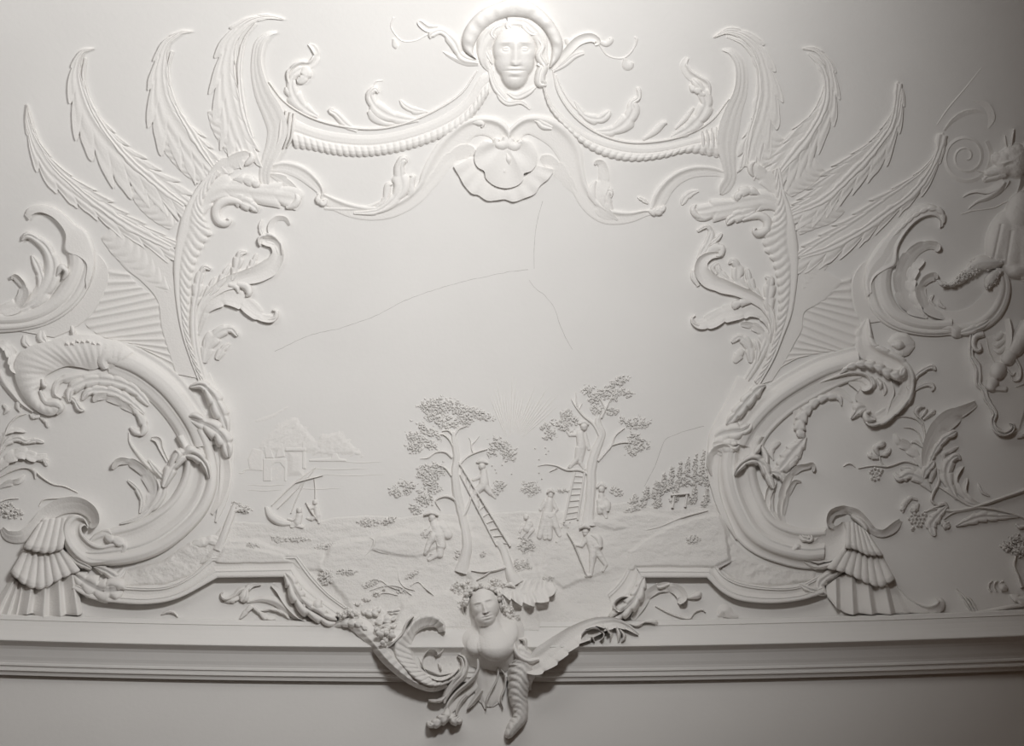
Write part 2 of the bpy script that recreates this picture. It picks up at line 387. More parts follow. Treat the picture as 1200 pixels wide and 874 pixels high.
# ------------------------------------------------------------------ ribbed garlands
def garland(label, up, lo, nr, lip, group=None, at=None):
    t = Thing('ribbed_garland', label, 'garland', at, group)
    t.part('ribbed_body', band(up, lo, [(0, 0.6), (.06, 2.5), (.2, 4.2), (.42, 4.4), (.47, 3.2), (.55, 5.2), (.75, 6.8), (.9, 5.2), (1, 1.5)], ribs=nr, ra=1.7, rv=(.52, 1.2), scal=.05, bend=.006))
    t.part('upper_lip', leaf(lip, prof='round', nv=7))
    return t
gL = garland('left swag of ribbed garland from the crowning mask', A2([(1085, 330), (1050, 350), (985, 450), (880, 530), (740, 590), (560, 628), (400, 620), (260, 590), (150, 535)]),
        A2([(1085, 440), (1040, 510), (960, 595), (850, 650), (680, 705), (500, 730), (370, 722), (260, 700), (180, 690)]), 34,
        A2([(1030, 330, .8, 3), (960, 430, 1.4, 5), (860, 500, 1.6, 5), (700, 572, 1.6, 5), (560, 600, 1.6, 5), (400, 588, 1.6, 5), (250, 545, 1.4, 5), (130, 470, 1.2, 4), (60, 380, 1, 4)]), at=(440, 160))
gR = garland('right swag of ribbed garland from the crowning mask', A3([(150, 400), (185, 480), (260, 560), (350, 620), (480, 660), (640, 680), (800, 655), (900, 620), (985, 560)]),
        A3([(140, 400), (170, 500), (250, 600), (350, 690), (450, 735), (570, 752), (700, 738), (820, 712), (960, 735)]), 30,
        A3([(190, 330, .8, 3), (215, 430, 1.4, 5), (290, 540, 1.6, 5), (400, 620, 1.6, 5), (540, 662, 1.6, 5), (700, 655, 1.6, 5), (830, 620, 1.5, 5), (930, 560, 1.3, 4), (1010, 460, 1, 4)]), at=(730, 160))
# acanthus leaves springing from the garlands
def sprout(label, at, items, name='acanthus_sprout', cat='leaf'):
    t = Thing(name, label, cat, at)
    for it in items:
        nm, pts, kw = it
        t.part(nm, leaf(pts, **kw))
    return t
sprout('acanthus leaf with a curled tip above the left garland, nearest the post', (355, 100), [
    ('leaf', A2([(290, 545, 3, 4), (220, 500, 9, 5), (180, 450, 10, 6), (165, 400, 6, 6), (175, 350, 6, 6), (215, 320, 6, 5)]), dict(prof='mid', lobes=4, ld=.3, va=.3, sweep=.3)),
    ('leaf_tip', A2([(160, 400, 3, 6), (165, 340, 6, 7), (205, 310, 7, 8), (255, 300, 5, 7), (282, 260, 4.5, 6), (270, 225, 4, 5), (245, 205, 1.8, 4)]), dict(prof='rollL', lobes=4, ld=.25, va=.4)),
    ('curl', A2([(230, 310, 6, 5), (232, 345, 8, 8), (215, 372, 6, 8), (190, 378, 4, 7)]), dict(prof='dome', lobes=2, ld=.3, va=.4)),
    ('curl', A2([(140, 405, 1.5, 4), (145, 425, 3.5, 6), (158, 450, 2, 4)]), dict(prof='dome')),
    ('lobe', A2([(470, 610, 2, 3), (420, 580, 5, 4), (370, 530, 4.5, 6), (345, 515, 3, 6), (360, 505, 1.5, 5)]), dict(prof='mid'))])
sprout('acanthus leaf with a hooked tip above the left garland, near the mask', (440, 125), [
    ('leaf', A2([(760, 560, 3, 3), (680, 555, 7, 5), (600, 530, 10, 6), (550, 490, 8, 6), (530, 440, 5, 7), (555, 415, 3.5, 8), (570, 432, 2, 6)]), dict(prof='mid', lobes=3, ld=.25, va=.3, sweep=.3)),
    ('lobe', A2([(690, 575, 1, 2), (600, 575, 3, 4), (550, 545, 6, 5), (525, 515, 3, 5)]), dict(prof='dome')),
    ('lobe', A2([(800, 520, 1, 2), (740, 515, 5, 3), (690, 490, 4, 4), (670, 465, 1.5, 3)]), dict(prof='mid', lobes=2)),
    ('tendril', A2([(545, 405, .8, 2), (560, 380, 1, 2), (590, 375, .8, 2)]), dict(prof='round', nv=5))])
sprout('forked acanthus leaf above the right garland, near the mask', (730, 130), [
    ('leaf', A3([(380, 610, 2, 3), (460, 610, 7, 5), (530, 570, 10, 7), (565, 510, 8, 7), (560, 480, 5, 7), (590, 455, 3, 6), (588, 415, 2.5, 5), (580, 408, 1, 4)]), dict(prof='mid', lobes=4, ld=.25, va=.3, sweep=.3)),
    ('lobe', A3([(290, 470, 1, 2), (340, 540, 5, 4), (410, 555, 7, 5), (445, 530, 5, 6), (455, 515, 2, 4)]), dict(prof='mid', lobes=3, ld=.4, va=.3)),
    ('stem', A3([(205, 350, .8, 2), (235, 420, 1, 3), (290, 500, 1.2, 3), (360, 550, 1.2, 3)]), dict(prof='round', nv=5))])
sprout('tall acanthus leaf with an S-curved tip above the right garland', (815, 110), [
    ('leaf', A3([(740, 640, 3, 4), (820, 600, 9, 6), (880, 540, 10, 7), (905, 480, 9, 7), (890, 430, 7, 7), (860, 390, 5, 7), (840, 370, 2.5, 5)]), dict(prof='mid', lobes=5, ld=.3, va=.35, sweep=.3)),
    ('leaf_tip', A3([(915, 440, 3, 7), (900, 395, 6, 9), (860, 370, 6, 8), (820, 340, 5.5, 7), (800, 300, 4.5, 6), (815, 268, 2.5, 5)]), dict(prof='rollR')),
    ('curl', A3([(830, 395, 2.5, 5), (845, 415, 4.5, 8), (870, 425, 4.5, 9), (885, 440, 3.5, 8), (905, 435, 2, 6)]), dict(prof='dome', lobes=3, ld=.3, va=.4)),
    ('lobe', A3([(610, 650, 2, 3), (670, 610, 4, 5), (705, 575, 3.5, 6), (722, 570, 2, 5)]), dict(prof='dome')),
    ('lobe', A3([(760, 600, 1.5, 3), (810, 550, 3, 4), (845, 500, 2, 3)]), dict(prof='dome'))])
# ------------------------------------------------------------------ palmette shell and its two arched bands
B2 = lambda p: T(500, 120, 5.985, p)
def shell():
    t = Thing('scallop_shell', 'white stucco scallop shell hanging under the crowning mask', 'shell', (592, 195))
    def fan(outer, cen, nr, h0, h1, base=0., k=46):
        o = spl(outer, 120); c = np.array(cen); r = np.linspace(0, 1, 20)[None, :]; u = np.linspace(0, 1, 120)[:, None]
        c2 = c.reshape(-1, 2); 
        if len(c2) == 1: cc = np.repeat(c2, 120, 0)
        else: cc = spl(cen, 120)
        X = cc[:, :1]*(1-r)+o[:, :1]*r; Y = cc[:, 1:2]*(1-r)+o[:, 1:2]*r
        H = base+h0+(h1-h0)*np.sin(r*np.pi*.62)+.9*r*np.sin(u*nr*2*np.pi)
        return X, Y, H
    X, Y, H = fan(B2([(190, 450), (230, 520), (270, 590), (320, 640), (360, 650), (430, 690), (500, 685), (545, 680), (610, 697), (690, 670), (760, 640), (795, 585), (850, 540), (885, 490), (890, 470)]), B2([(330, 380), (410, 500), (540, 590), (650, 560), (760, 440)]), 9, 5, 8)
    t.part('outer_rim', sheet(X, Y, H))
    X, Y, H = fan(B2([(395, 270), (350, 330), (335, 400), (355, 450), (405, 485), (415, 530), (470, 580), (555, 602), (640, 580), (678, 540), (682, 500), (735, 480), (775, 420), (770, 340), (730, 280), (680, 262)]), B2([(500, 290), (540, 320), (570, 320), (610, 300)]), 5, 9, 13)
    # two deep side lobes and a middle one
    t.part('inner_bowl', sheet(X, Y, H+1.5*np.sin(np.linspace(0, 1, 20)*np.pi)[None, :]*np.cos(np.linspace(0, 1, 120)[:, None]*6*np.pi)))
    t.part('knob', leaf(B2([(560, 350, 1.5, 9), (575, 400, 4.5, 14), (580, 435, 2, 11)]), prof='dome'), leaf(B2([(545, 450, 2.5, 10), (545, 490, 3.5, 13), (540, 510, 1, 9)]), prof='dome'))
shell()
def arch(label, at, items):
    t = Thing('arched_band', label, 'band', at)
    for nm, g in items: t.part(nm, g)
arch('left arched band rolling over the shell', (500, 190), [
    ('band', leaf(B2([(555, 290, 2, 8), (535, 240, 11, 12), (490, 190, 12, 11), (400, 165, 11, 9), (300, 185, 11, 8), (210, 260, 13, 7), (120, 370, 14, 6), (30, 520, 12, 6), (-10, 590, 9, 6), (-60, 650, 8.5, 6), (-150, 718, 8, 6), (-270, 766, 8, 6), (-407, 778, 8, 5), (-540, 754, 8, 5), (-646, 712, 7, 5), (-730, 664, 5, 4)]), prof='rollR', nv=15)),
    ('volute', leaf(B2([(555, 240, 4, 10), (555, 285, 7, 13), (520, 300, 7, 14), (490, 285, 5, 13), (495, 255, 3, 11)]), prof='dome')),
    ('lobe', leaf(B2([(320, 140, 2, 6), (370, 140, 5, 9), (395, 155, 3, 9), (385, 175, 1.5, 7)]), prof='dome')),
    ('back_leaf', leaf(B2([(-30, 640, 3, 2), (60, 520, 6, 3), (160, 400, 8, 3), (250, 345, 9, 4), (310, 350, 7, 4), (330, 370, 3, 3)]), prof='slopeL', lobes=3, ld=.3)),
    ])
arch('right arched band rolling over the shell', (670, 190), [
    ('band', leaf(B2([(600, 290, 2, 8), (610, 240, 9, 12), (650, 190, 9, 11), (720, 160, 11, 9), (830, 185, 14, 8), (930, 250, 15, 7), (1000, 350, 15, 6), (1035, 470, 12, 6), (1075, 600, 10, 6), (1150, 720, 10, 6), (1245, 790, 9.5, 6), (1340, 808, 8, 6), (1440, 802, 6, 5), (1530, 778, 4, 5), (1590, 772, 2, 5)]), prof='rollL', nv=15)),
    ('volute', leaf(B2([(590, 250, 4, 10), (585, 290, 7, 13), (620, 310, 7, 14), (655, 285, 5, 13), (650, 262, 3, 11)]), prof='dome')),
    ('lobe', leaf(B2([(880, 180, 3, 7), (820, 160, 6, 9), (780, 130, 4, 8), (755, 125, 2, 6)]), prof='mid')),
    ('back_leaf', leaf(B2([(1050, 640, 3, 2), (990, 560, 7, 3), (920, 470, 9, 3), (850, 410, 8, 4), (800, 385, 3, 3)]), prof='slopeR', lobes=3, ld=.3))])
C4 = lambda p: T(380, 160, 6.667, p)
sprout('curling acanthus leaf inside the left arched band', (465, 210), [
    ('leaf', C4([(230, 600, 2, 5), (420, 580, 5, 7), (540, 500, 8, 8), (600, 400, 11, 8), (590, 300, 8.5, 8), (590, 230, 6, 9), (620, 180, 5, 10), (645, 200, 2, 7)]), dict(prof='mid', lobes=4, ld=.22, va=.3, sweep=.4)),
    ('lobe', C4([(380, 570, 1, 4), (470, 500, 4, 6), (490, 430, 5, 6), (500, 380, 4, 6), (535, 370, 1.5, 5)]), dict(prof='dome', lobes=2, ld=.3)),
    ('lobe', C4([(640, 500, 1.5, 4), (680, 430, 5, 7), (680, 360, 5, 7), (690, 310, 3, 7), (670, 310, 1, 5)]), dict(prof='dome', lobes=2, ld=.3)),
    ('hollow', C4([(0, 560, 2, 2), (180, 565, 3, 3), (330, 555, 3, 3), (460, 500, 1.5, 3)]), dict(prof='ridge'))])
D5 = lambda p: T(640, 160, 6.0, p)
sprout('curling acanthus leaf inside the right arched band', (710, 210), [
    ('leaf', D5([(500, 590, 2, 5), (400, 520, 9, 7), (370, 420, 9, 8), (400, 320, 8, 9), (405, 240, 6.5, 9), (385, 190, 4.5, 8), (350, 190, 3, 6), (350, 200, 1, 5)]), dict(prof='slopeR', stri=.3, lobes=3, ld=.2, va=.25)),
    ('lobe', D5([(350, 480, 1.5, 5), (320, 400, 6, 7), (330, 350, 4, 6), (350, 310, 1.5, 5)]), dict(prof='dome')),
    ('lobe', D5([(470, 540, 2, 4), (420, 470, 8, 7), (420, 410, 6, 8), (445, 380, 4, 8), (460, 400, 2.5, 8), (455, 430, 1, 5)]), dict(prof='mid')),
    ])
# ------------------------------------------------------------------ posts, plumes
S3 = lambda p: T(180, 160, 5.985, p)
t = Thing('scrolled_post', 'tall left hooked post where the left garland ends', 'post', (312, 130))
t.part('blade', leaf([(325, 37.5, 1.2, 4), (314, 40, 3, 6), (304, 50, 5, 7), (300, 68, 5.5, 7), (302, 90, 7.5, 7), (309, 112, 10, 8), (319, 132, 12, 9), (325, 150, 12, 10), (322, 168, 10, 10), (314, 188, 7.5, 9), (310, 204, 6.5, 8), (311, 216, 5, 7), (313, 220, 2, 5)], prof='slopeL', stri=.5, nstri=3))
for i, (x, w) in enumerate([(329, 2.2), (334, 2.4), (339, 2.4), (343.5, 2)]):
    t.part('rib', leaf([(x+1, 128+i*1.5, .8, 6), (x, 145, w, 9), (x-2, 162, w, 9), (x-7, 176-i, .9, 6)], prof='dome', nv=7))
t = Thing('scrolled_post', 'tall right hooked post where the right garland ends', 'post', (862, 130))
t.part('blade', leaf(A3([(980, 230, 1.2, 4), (1020, 240, 3.5, 6), (1060, 290, 6, 7), (1070, 370, 7, 8), (1060, 440, 8, 8), (1030, 520, 10, 8), (1010, 600, 12, 9), (1000, 680, 11, 9), (1010, 760, 8, 9), (1015, 830, 7, 8), (985, 885, 6, 7), (975, 905, 2, 5)]), prof='slopeR', stri=.5, nstri=3))
for i, x in enumerate([958, 935, 912, 890]):
    t.part('rib', leaf(A3([(x-6, 590+i*6, .8, 6), (x, 640, 2.3, 9), (x+3, 690, 2.3, 8), (x+10, 728-i*3, .9, 5)]), prof='dome', nv=7))
def plume(label, at, vane, ridge, n, sides=(1, 1), eye=None, group=None, hv=4.2):
    t = Thing('plume', label, 'feather', at, group)
    t.part('vane', leaf([(p[0], p[1], p[2]*1.18, p[3]*1.18, hv*(p[4] if len(p) > 4 else 1)) for p in vane], prof=lambda v, u: .55+.25*(1-v*v)+.2*np.abs(v), lobes=n, ld=.33, va=.30, stri=.42, nstri=4, nv=31, sides=sides, sweep=1.9, wob=.06))
    t.part('quill', leaf([(a[0], a[1], a[2]*1.7, a[3]*.85) for a in ridge], prof='twin', wob=.22, nv=9, base=1.6, stri=.15, hit=.85))
plume('leftmost plume of the left fan, shortest and lowest', (110, 230), [(31, 122, 1, 1), (32, 140, 4, 3), (40, 165, 7, 10), (57, 193, 11, 14), (85, 220, 14, 12), (125, 248, 10, 14), (165, 270, 8, 15), (203, 290, 8, 12)],
      [(34, 130, .8, 2), (45, 165, 1.2, 3), (63, 195, 1.6, 4), (92, 222, 2.4, 5), (128, 250, 3.2, 6), (165, 273, 3.4, 6), (200, 290, 2.4, 5)], 9)
plume('second plume from the left in the left fan', (140, 160), [(110, 57, 1, 1), (98, 61, 3, 3), (91, 80, 5, 10), (95, 108, 9, 18), (106, 136, 13, 22), (126, 164, 14, 25), (155, 192, 14, 22), (185, 215, 14, 18), (216, 240, 10, 12)],
      [(100, 68, .8, 2), (98, 88, 1.2, 3), (104, 118, 1.6, 4), (118, 144, 2, 5), (137, 171, 2.4, 6), (160, 195, 2.8, 6), (188, 219, 3, 6), (216, 240, 2, 5)], 10)
plume('third plume from the left in the left fan', (205, 110), [(226, 37, 1, 1), (213, 38, 3, 2), (198, 48, 8, 5), (190, 72, 10, 12), (190, 100, 13, 20), (197, 125, 15, 24), (212, 150, 15, 22), (232, 176, 13, 18), (250, 198, 9, 9)],
      [(202, 60, .9, 2), (197, 80, 1.2, 3), (199, 105, 1.6, 4), (209, 130, 2, 5), (222, 152, 2.4, 6), (238, 178, 2.6, 6), (251, 197, 1.6, 4)], 9)
plume('tallest plume of the left fan, curling behind the left post', (275, 90), [(334, 23, 1, 1), (315, 20, 3, 3), (295, 24, 7, 5), (277, 40, 9, 10), (268, 65, 12, 14), (267, 95, 13, 18), (272, 125, 13, 20), (280, 155, 14, 14), (288, 180, 12, 8)],
      [(300, 28, .8, 2), (287, 45, 1.2, 3), (281, 75, 1.6, 4), (282, 110, 2, 5), (288, 140, 2.2, 5), (295, 162, 1.6, 4)], 8)
plume('tallest plume of the right fan, curling behind the right post', (895, 90), [(836, 44, 1, 1), (850, 38, 4, 3), (868, 41, 6, 5), (885, 55, 9, 8), (895, 80, 12, 12), (898, 108, 16, 13), (893, 135, 18, 12), (885, 160, 15, 12), (877, 190, 9, 8)][::1],
      [(852, 43, .8, 2), (872, 52, 1.4, 4), (886, 72, 1.8, 5), (890, 100, 2.2, 5), (886, 130, 2.2, 5), (878, 160, 2, 5), (874, 195, 1.4, 4)], 8)
plume('second plume from the right post in the right fan', (955, 120), [(940, 57, 1, 1), (953, 58, 3, 4), (967, 70, 5, 8), (972, 92, 10, 12), (968, 118, 17, 17), (955, 142, 20, 18), (938, 168, 20, 18), (915, 198, 10, 9)][::1],
      [(947, 63, .8, 2), (963, 78, 2, 5), (969, 100, 2.4, 6), (965, 128, 2.6, 7), (952, 153, 3.2, 7), (933, 178, 3.6, 7), (914, 201, 2.4, 5)], 9)
plume('third plume of the right fan, with a knotted tip', (1015, 175), [(1052, 95, 1.5, 2), (1055, 108, 4, 6), (1052, 130, 9, 10), (1040, 155, 17, 12), (1018, 180, 20, 16), (990, 205, 20, 16), (960, 232, 16, 12), (930, 250, 8, 6)],
      [(1053, 98, 2.4, 5), (1051, 118, 1.8, 5), (1044, 148, 2.2, 6), (1027, 173, 2.6, 7), (1006, 196, 3, 7), (983, 219, 3, 7), (960, 237, 3, 6), (928, 250, 2, 4)], 10)
plume('lowest plume of the right fan', (1040, 235), [(1105, 155, 2, 2), (1103, 172, 5, 4), (1090, 195, 12, 7), (1068, 216, 18, 10), (1038, 238, 20, 12), (1005, 262, 20, 12), (970, 283, 18, 10), (938, 302, 10, 5)],
      [(1105, 158, 3.6, 6), (1099, 180, 2.4, 6), (1087, 205, 2.4, 6), (1068, 228, 2.8, 7), (1040, 249, 3, 7), (1005, 273, 3, 7), (970, 291, 2.8, 6), (938, 302, 1.8, 4)], 9)
def ripple(label, pts, n, h=3.0, group=None):
    g = leaf([(p[0], p[1], p[2], h) for p in pts], prof=lambda v, u: .25+.75*(1-v*v)+.55*np.sin(2*np.pi*(n*u-.9*v*v)), nv=15, nv_=0) if False else None
    p5 = [(p[0], p[1], p[2], p[2], h) for p in pts]
    g = leaf(p5, prof=lambda v, u: (.30+.5*(1-v*v)+.38*np.abs(np.sin(np.pi*(n*u+.9*v*v)))), nv=17, step=.6)
    single('rippled_fan', label, 'fan', (pts[0][0], pts[0][1]), g)
ripple('small rippled fan between the two tallest left plumes', [(253, 128, 10), (258, 145, 11), (266, 165, 9), (272, 180, 5)], 5)
ripple('rippled fan between second and third left plumes', [(197, 160, 13), (208, 175, 14), (222, 195, 11), (236, 212, 6)], 6)
ripple('rippled fan between the two lowest left plumes', [(158, 215, 10), (172, 232, 14), (188, 250, 12), (203, 265, 6)], 6)
ripple('long rippled fan under the lowest left plume', [(125, 272, 10), (142, 287, 15), (162, 305, 15), (182, 325, 11), (198, 340, 4)], 8)
ripple('rippled fan beside the foot of the right post', [(912, 158, 11), (905, 168, 12), (898, 182, 10), (892, 195, 5)], 5)
ripple('rippled fan between second and third right plumes', [(960, 192, 11), (947, 203, 13), (933, 216, 11), (924, 228, 5)], 6)
ripple('rippled fan between the two lowest right plumes', [(984, 240, 10), (970, 250, 12), (952, 260, 9), (935, 272, 4)], 6)
ripple('small rippled fan under the lowest right plume', [(968, 308, 4), (958, 315, 8), (948, 325, 8), (940, 340, 3)], 6, 2.2)
# faint spiral cloud beside the lowest right plume
sp_ = []
for k in range(60):
    a = -math.pi*.2 + k/59*4.6*math.pi; r = 29*(1-k/59)**.8+3
    sp_.append((1132+r*math.cos(a)*.95, 184+r*math.sin(a), 2.2*(1-k/90)))
t = Thing('spiral_cloud', 'faint low-relief spiral swirl at the tip of the lowest right plume', 'swirl', (1132, 184))
t.part('spiral', leaf(sp_, h=2.2, prof='slopeR', nv=7))
t.part('wisp', leaf([(1107, 153, 1, 2), (1115, 143, 2, 2.5), (1128, 134, 3, 2.5), (1145, 130, 2, 2), (1155, 133, .6, 1)], prof='slopeL'))
t.part('wisp', leaf([(1140, 118, .6, 1), (1156, 124, 4, 2), (1162, 138, 4, 2), (1158, 150, 1, 1)], prof='slopeL'))
t.part('wisp', leaf([(1098, 146, .5, 1), (1112, 126, 1, 1.3), (1130, 105, .8, 1), (1150, 80, .4, .8)], prof='round', nv=5))
# ------------------------------------------------------------------ side frames of the big panel
def mk(t, T0, s, items):
    """items: (part name, pts with widths in enlarged units, profile, lobes, extra)"""
    for it in items:
        nm, pts, pr, lo = it[:4]; kw = dict(it[4]) if len(it) > 4 else {}
        q = [(T0[0]+p[0]/s, T0[1]+p[1]/s, p[2]/s, p[3]) for p in pts]
        mw = max(b[2] for b in q)
        if mw > 3: kw.setdefault('stri', min(.45, .05*mw)); kw.setdefault('nstri', 3+mw/4)
        if lo: kw.setdefault('ld', .3); kw.setdefault('va', .35); kw.setdefault('sweep', .35); kw['lobes'] = lo
        t.part(nm, leaf(q, prof=pr, **kw))
S3o, D6o, E7o, G8o = (180, 160), (780, 180), (790, 290), (200, 240)
# left upright
t = Thing('panel_upright', 'tall curved left upright framing the panel, with hooked ribs', 'moulding', (215, 320))
oL = [(252, 198), (240, 208), (223, 232), (213, 253), (207, 277), (203.4, 305), (204, 335), (207, 362), (212, 388), (220, 414), (230, 441), (243, 470)]
iL = [(258, 204), (247, 220), (238, 240), (243, 262), (249, 274), (244, 280), (234, 298), (229, 312), (224, 335), (222, 360), (222, 388), (228, 414), (238, 440), (248, 466)]
t.part('ribbed_band', band(oL, iL, [(0, 1), (.03, 4.5), (.12, 5.2), (.3, 4.6), (.6, 5), (.85, 5), (1, 2)], ribs=30, ra=2.4, rv=(.34, 1.3), scal=.10, bend=.13, rib_p=.7, hs=[1, 1.1, 1, .9, .7]))
t.part('inner_stem', leaf([(249, 470, 3, 3), (238, 440, 4.5, 4), (230, 410, 5, 5), (227, 380, 5, 5), (229, 350, 4, 4), (233, 335, 1.5, 3)], prof='mid'))
t.part('backing_band', band([(128, 288), (146, 314), (166, 330), (184, 352), (189, 384), (198, 414), (206, 438)], [(198, 292), (201, 310), (204, 332), (207, 360), (212, 388), (221, 414), (231, 443)], [(0, 1.2), (.04, 2.2), (.5, 2.3), (1, 2)]))
t = Thing('panel_upright', 'tall curved right upright framing the panel, with hooked ribs', 'moulding', (925, 320))
oR = [(914, 196), (916.5, 207), (919.5, 225), (925.5, 240), (930, 255), (933, 270), (935.5, 288), (936, 312), (933, 342), (928, 369), (919, 393), (908, 420), (890, 452)]
iR = [(905, 200), (907, 215), (910, 235), (905, 258), (894, 276), (895, 292), (903, 304), (907, 317), (910, 330), (911.5, 350), (911, 370), (907, 393), (899, 418), (884, 446)]
t.part('ribbed_band', band(oR, iR, [(0, 1), (.03, 5), (.12, 5.8), (.3, 5), (.6, 5.2), (.85, 5.2), (1, 2)], ribs=26, ra=2.6, rv=(.34, 1.3), scal=.10, bend=.13, rib_p=.7, hs=[1, 1.1, 1, .9, .7]))
t.part('inner_stem', leaf([(868, 455, 3, 3), (885, 428, 5, 4), (898, 402, 5.5, 5), (904, 380, 4.5, 5), (906, 362, 2, 3)], prof='mid'))
t.part('backing_band', band([(988, 330), (970, 349), (958, 357), (943, 366), (940, 386), (932, 401), (922, 420), (905, 446)], [(938, 300), (936.5, 315), (934, 342), (928, 370), (920, 393), (909, 420), (892, 452)][:6]+[(892, 450)], [(0, 1.2), (.04, 2.2), (.5, 2.3), (1, 2)]))
# acanthus heads
t = Thing('corner_acanthus', 'large acanthus leaf head at the upper left corner of the panel', 'leaf', (290, 225))
mk(t, S3o, 5.985, [
    ('leaf', [(300, 640, 20, 4), (325, 540, 50, 5), (380, 440, 75, 6), (470, 380, 95, 7), (600, 380, 100, 8), (740, 400, 90, 8), (860, 410, 92, 8), (960, 430, 75, 7), (1015, 455, 30, 5)], lambda v, u: .3+.7*np.sqrt(np.clip(1-v*v, 0, 1))-.22*np.exp(-((v-.25)/.2)**2)-.16*np.exp(-((v+.45)/.15)**2), 5, dict(ld=.32, sweep=.8)),
    ('leaf', [(330, 470, 20, 4), (400, 320, 60, 5), (480, 230, 62, 6), (560, 180, 65, 6), (640, 150, 48, 6), (680, 140, 15, 4)], 'slopeL', 3),
    ('leaf', [(540, 410, 30, 6), (600, 440, 60, 8), (660, 470, 50, 9), (710, 500, 32, 9), (728, 530, 8, 6)], 'mid', 3),
    ('curl', [(560, 300, 10, 6), (620, 300, 40, 9), (680, 315, 45, 11), (730, 330, 30, 11), (745, 320, 8, 8)], 'dome', 3),
    ('curl', [(680, 110, 10, 6), (690, 150, 25, 9), (660, 185, 22, 9), (640, 200, 8, 7)], 'dome', 0),
    ('curl', [(930, 500, 12, 7), (985, 480, 28, 10), (1010, 440, 26, 10), (995, 400, 10, 7)], 'dome', 0),
    ('volute', [(640, 480, 14, 8), (570, 450, 28, 9), (500, 452, 34, 9), (448, 490, 34, 9), (436, 545, 34, 9), (460, 595, 32, 10), (510, 610, 26, 11), (535, 590, 16, 11), (515, 572, 8, 10)], 'dome', 0)])
t = Thing('corner_acanthus', 'large acanthus leaf head at the upper right corner of the panel', 'leaf', (860, 240))
mk(t, D6o, 6.667, [
    ('leaf', [(960, 640, 20, 4), (930, 530, 50, 5), (880, 430, 75, 6), (790, 385, 95, 7), (660, 395, 95, 8), (520, 420, 90, 8), (400, 440, 88, 8), (290, 460, 60, 7), (225, 460, 20, 5)], lambda v, u: .3+.7*np.sqrt(np.clip(1-v*v, 0, 1))-.22*np.exp(-((v-.25)/.2)**2)-.16*np.exp(-((v+.45)/.15)**2), 5, dict(ld=.32, sweep=.8)),
    ('leaf', [(920, 450, 20, 4), (880, 330, 60, 6), (830, 240, 65, 6), (760, 170, 65, 7), (700, 120, 45, 7), (690, 70, 12, 5)], 'slopeR', 3),
    ('leaf', [(700, 440, 30, 7), (620, 470, 60, 9), (550, 490, 50, 10), (500, 520, 32, 10), (482, 555, 8, 7)], 'mid', 3),
    ('curl', [(740, 320, 10, 7), (680, 295, 40, 10), (610, 300, 45, 12), (560, 340, 30, 12), (560, 372, 8, 9)], 'dome', 3),
    ('curl', [(700, 60, 8, 6), (665, 90, 26, 9), (665, 140, 22, 9), (685, 175, 8, 7)], 'dome', 0),
    ('curl', [(300, 510, 12, 7), (240, 480, 26, 10), (215, 435, 26, 10), (235, 395, 10, 7)], 'dome', 0),
    ('volute', [(600, 520, 12, 8), (680, 490, 28, 9), (740, 485, 34, 9), (790, 520, 36, 9), (795, 580, 36, 10), (760, 615, 34, 11), (715, 622, 32, 12), (690, 600, 18, 12), (710, 580, 8, 10)], 'dome', 0),
    ('leaf', [(260, 290, 15, 3), (200, 310, 30, 4), (150, 350, 34, 4), (125, 400, 10, 3)], 'mid', 2)])
# crescents joining the arched bands to the corners
t = Thing('crescent_leaf', 'crescent leaf between the left arched band and the left corner head', 'leaf', (350, 205))
mk(t, S3o, 5.985, [('blade', [(800, 225, 20, 3), (920, 215, 40, 5), (1030, 250, 48, 6), (1110, 310, 44, 7), (1165, 380, 28, 8), (1165, 430, 12, 6)], 'rollL', 0),
    ('tip', [(1165, 400, 14, 6), (1155, 440, 26, 9), (1190, 470, 24, 8), (1215, 440, 10, 6)], 'dome', 2),
    ('leaf', [(800, 260, 10, 3), (900, 300, 34, 4), (960, 350, 30, 4), (1010, 390, 8, 3)], 'slopeL', 2)])
t = Thing('crescent_leaf', 'crescent leaf between the right arched band and the right corner head', 'leaf', (800, 210))
mk(t, (640, 160), 6.0, [('blade', [(1260, 265, 20, 3), (1150, 245, 34, 5), (1030, 250, 40, 6), (930, 290, 44, 7), (850, 360, 48, 8), (800, 440, 52, 8), (765, 520, 34, 7)], 'rollR', 0),
    ('tip', [(720, 520, 20, 6), (760, 530, 34, 9), (810, 520, 26, 9), (835, 490, 10, 7)], 'dome', 3),
    ('tip', [(720, 470, 12, 4), (680, 445, 18, 5), (645, 425, 8, 4)], 'mid', 2)])
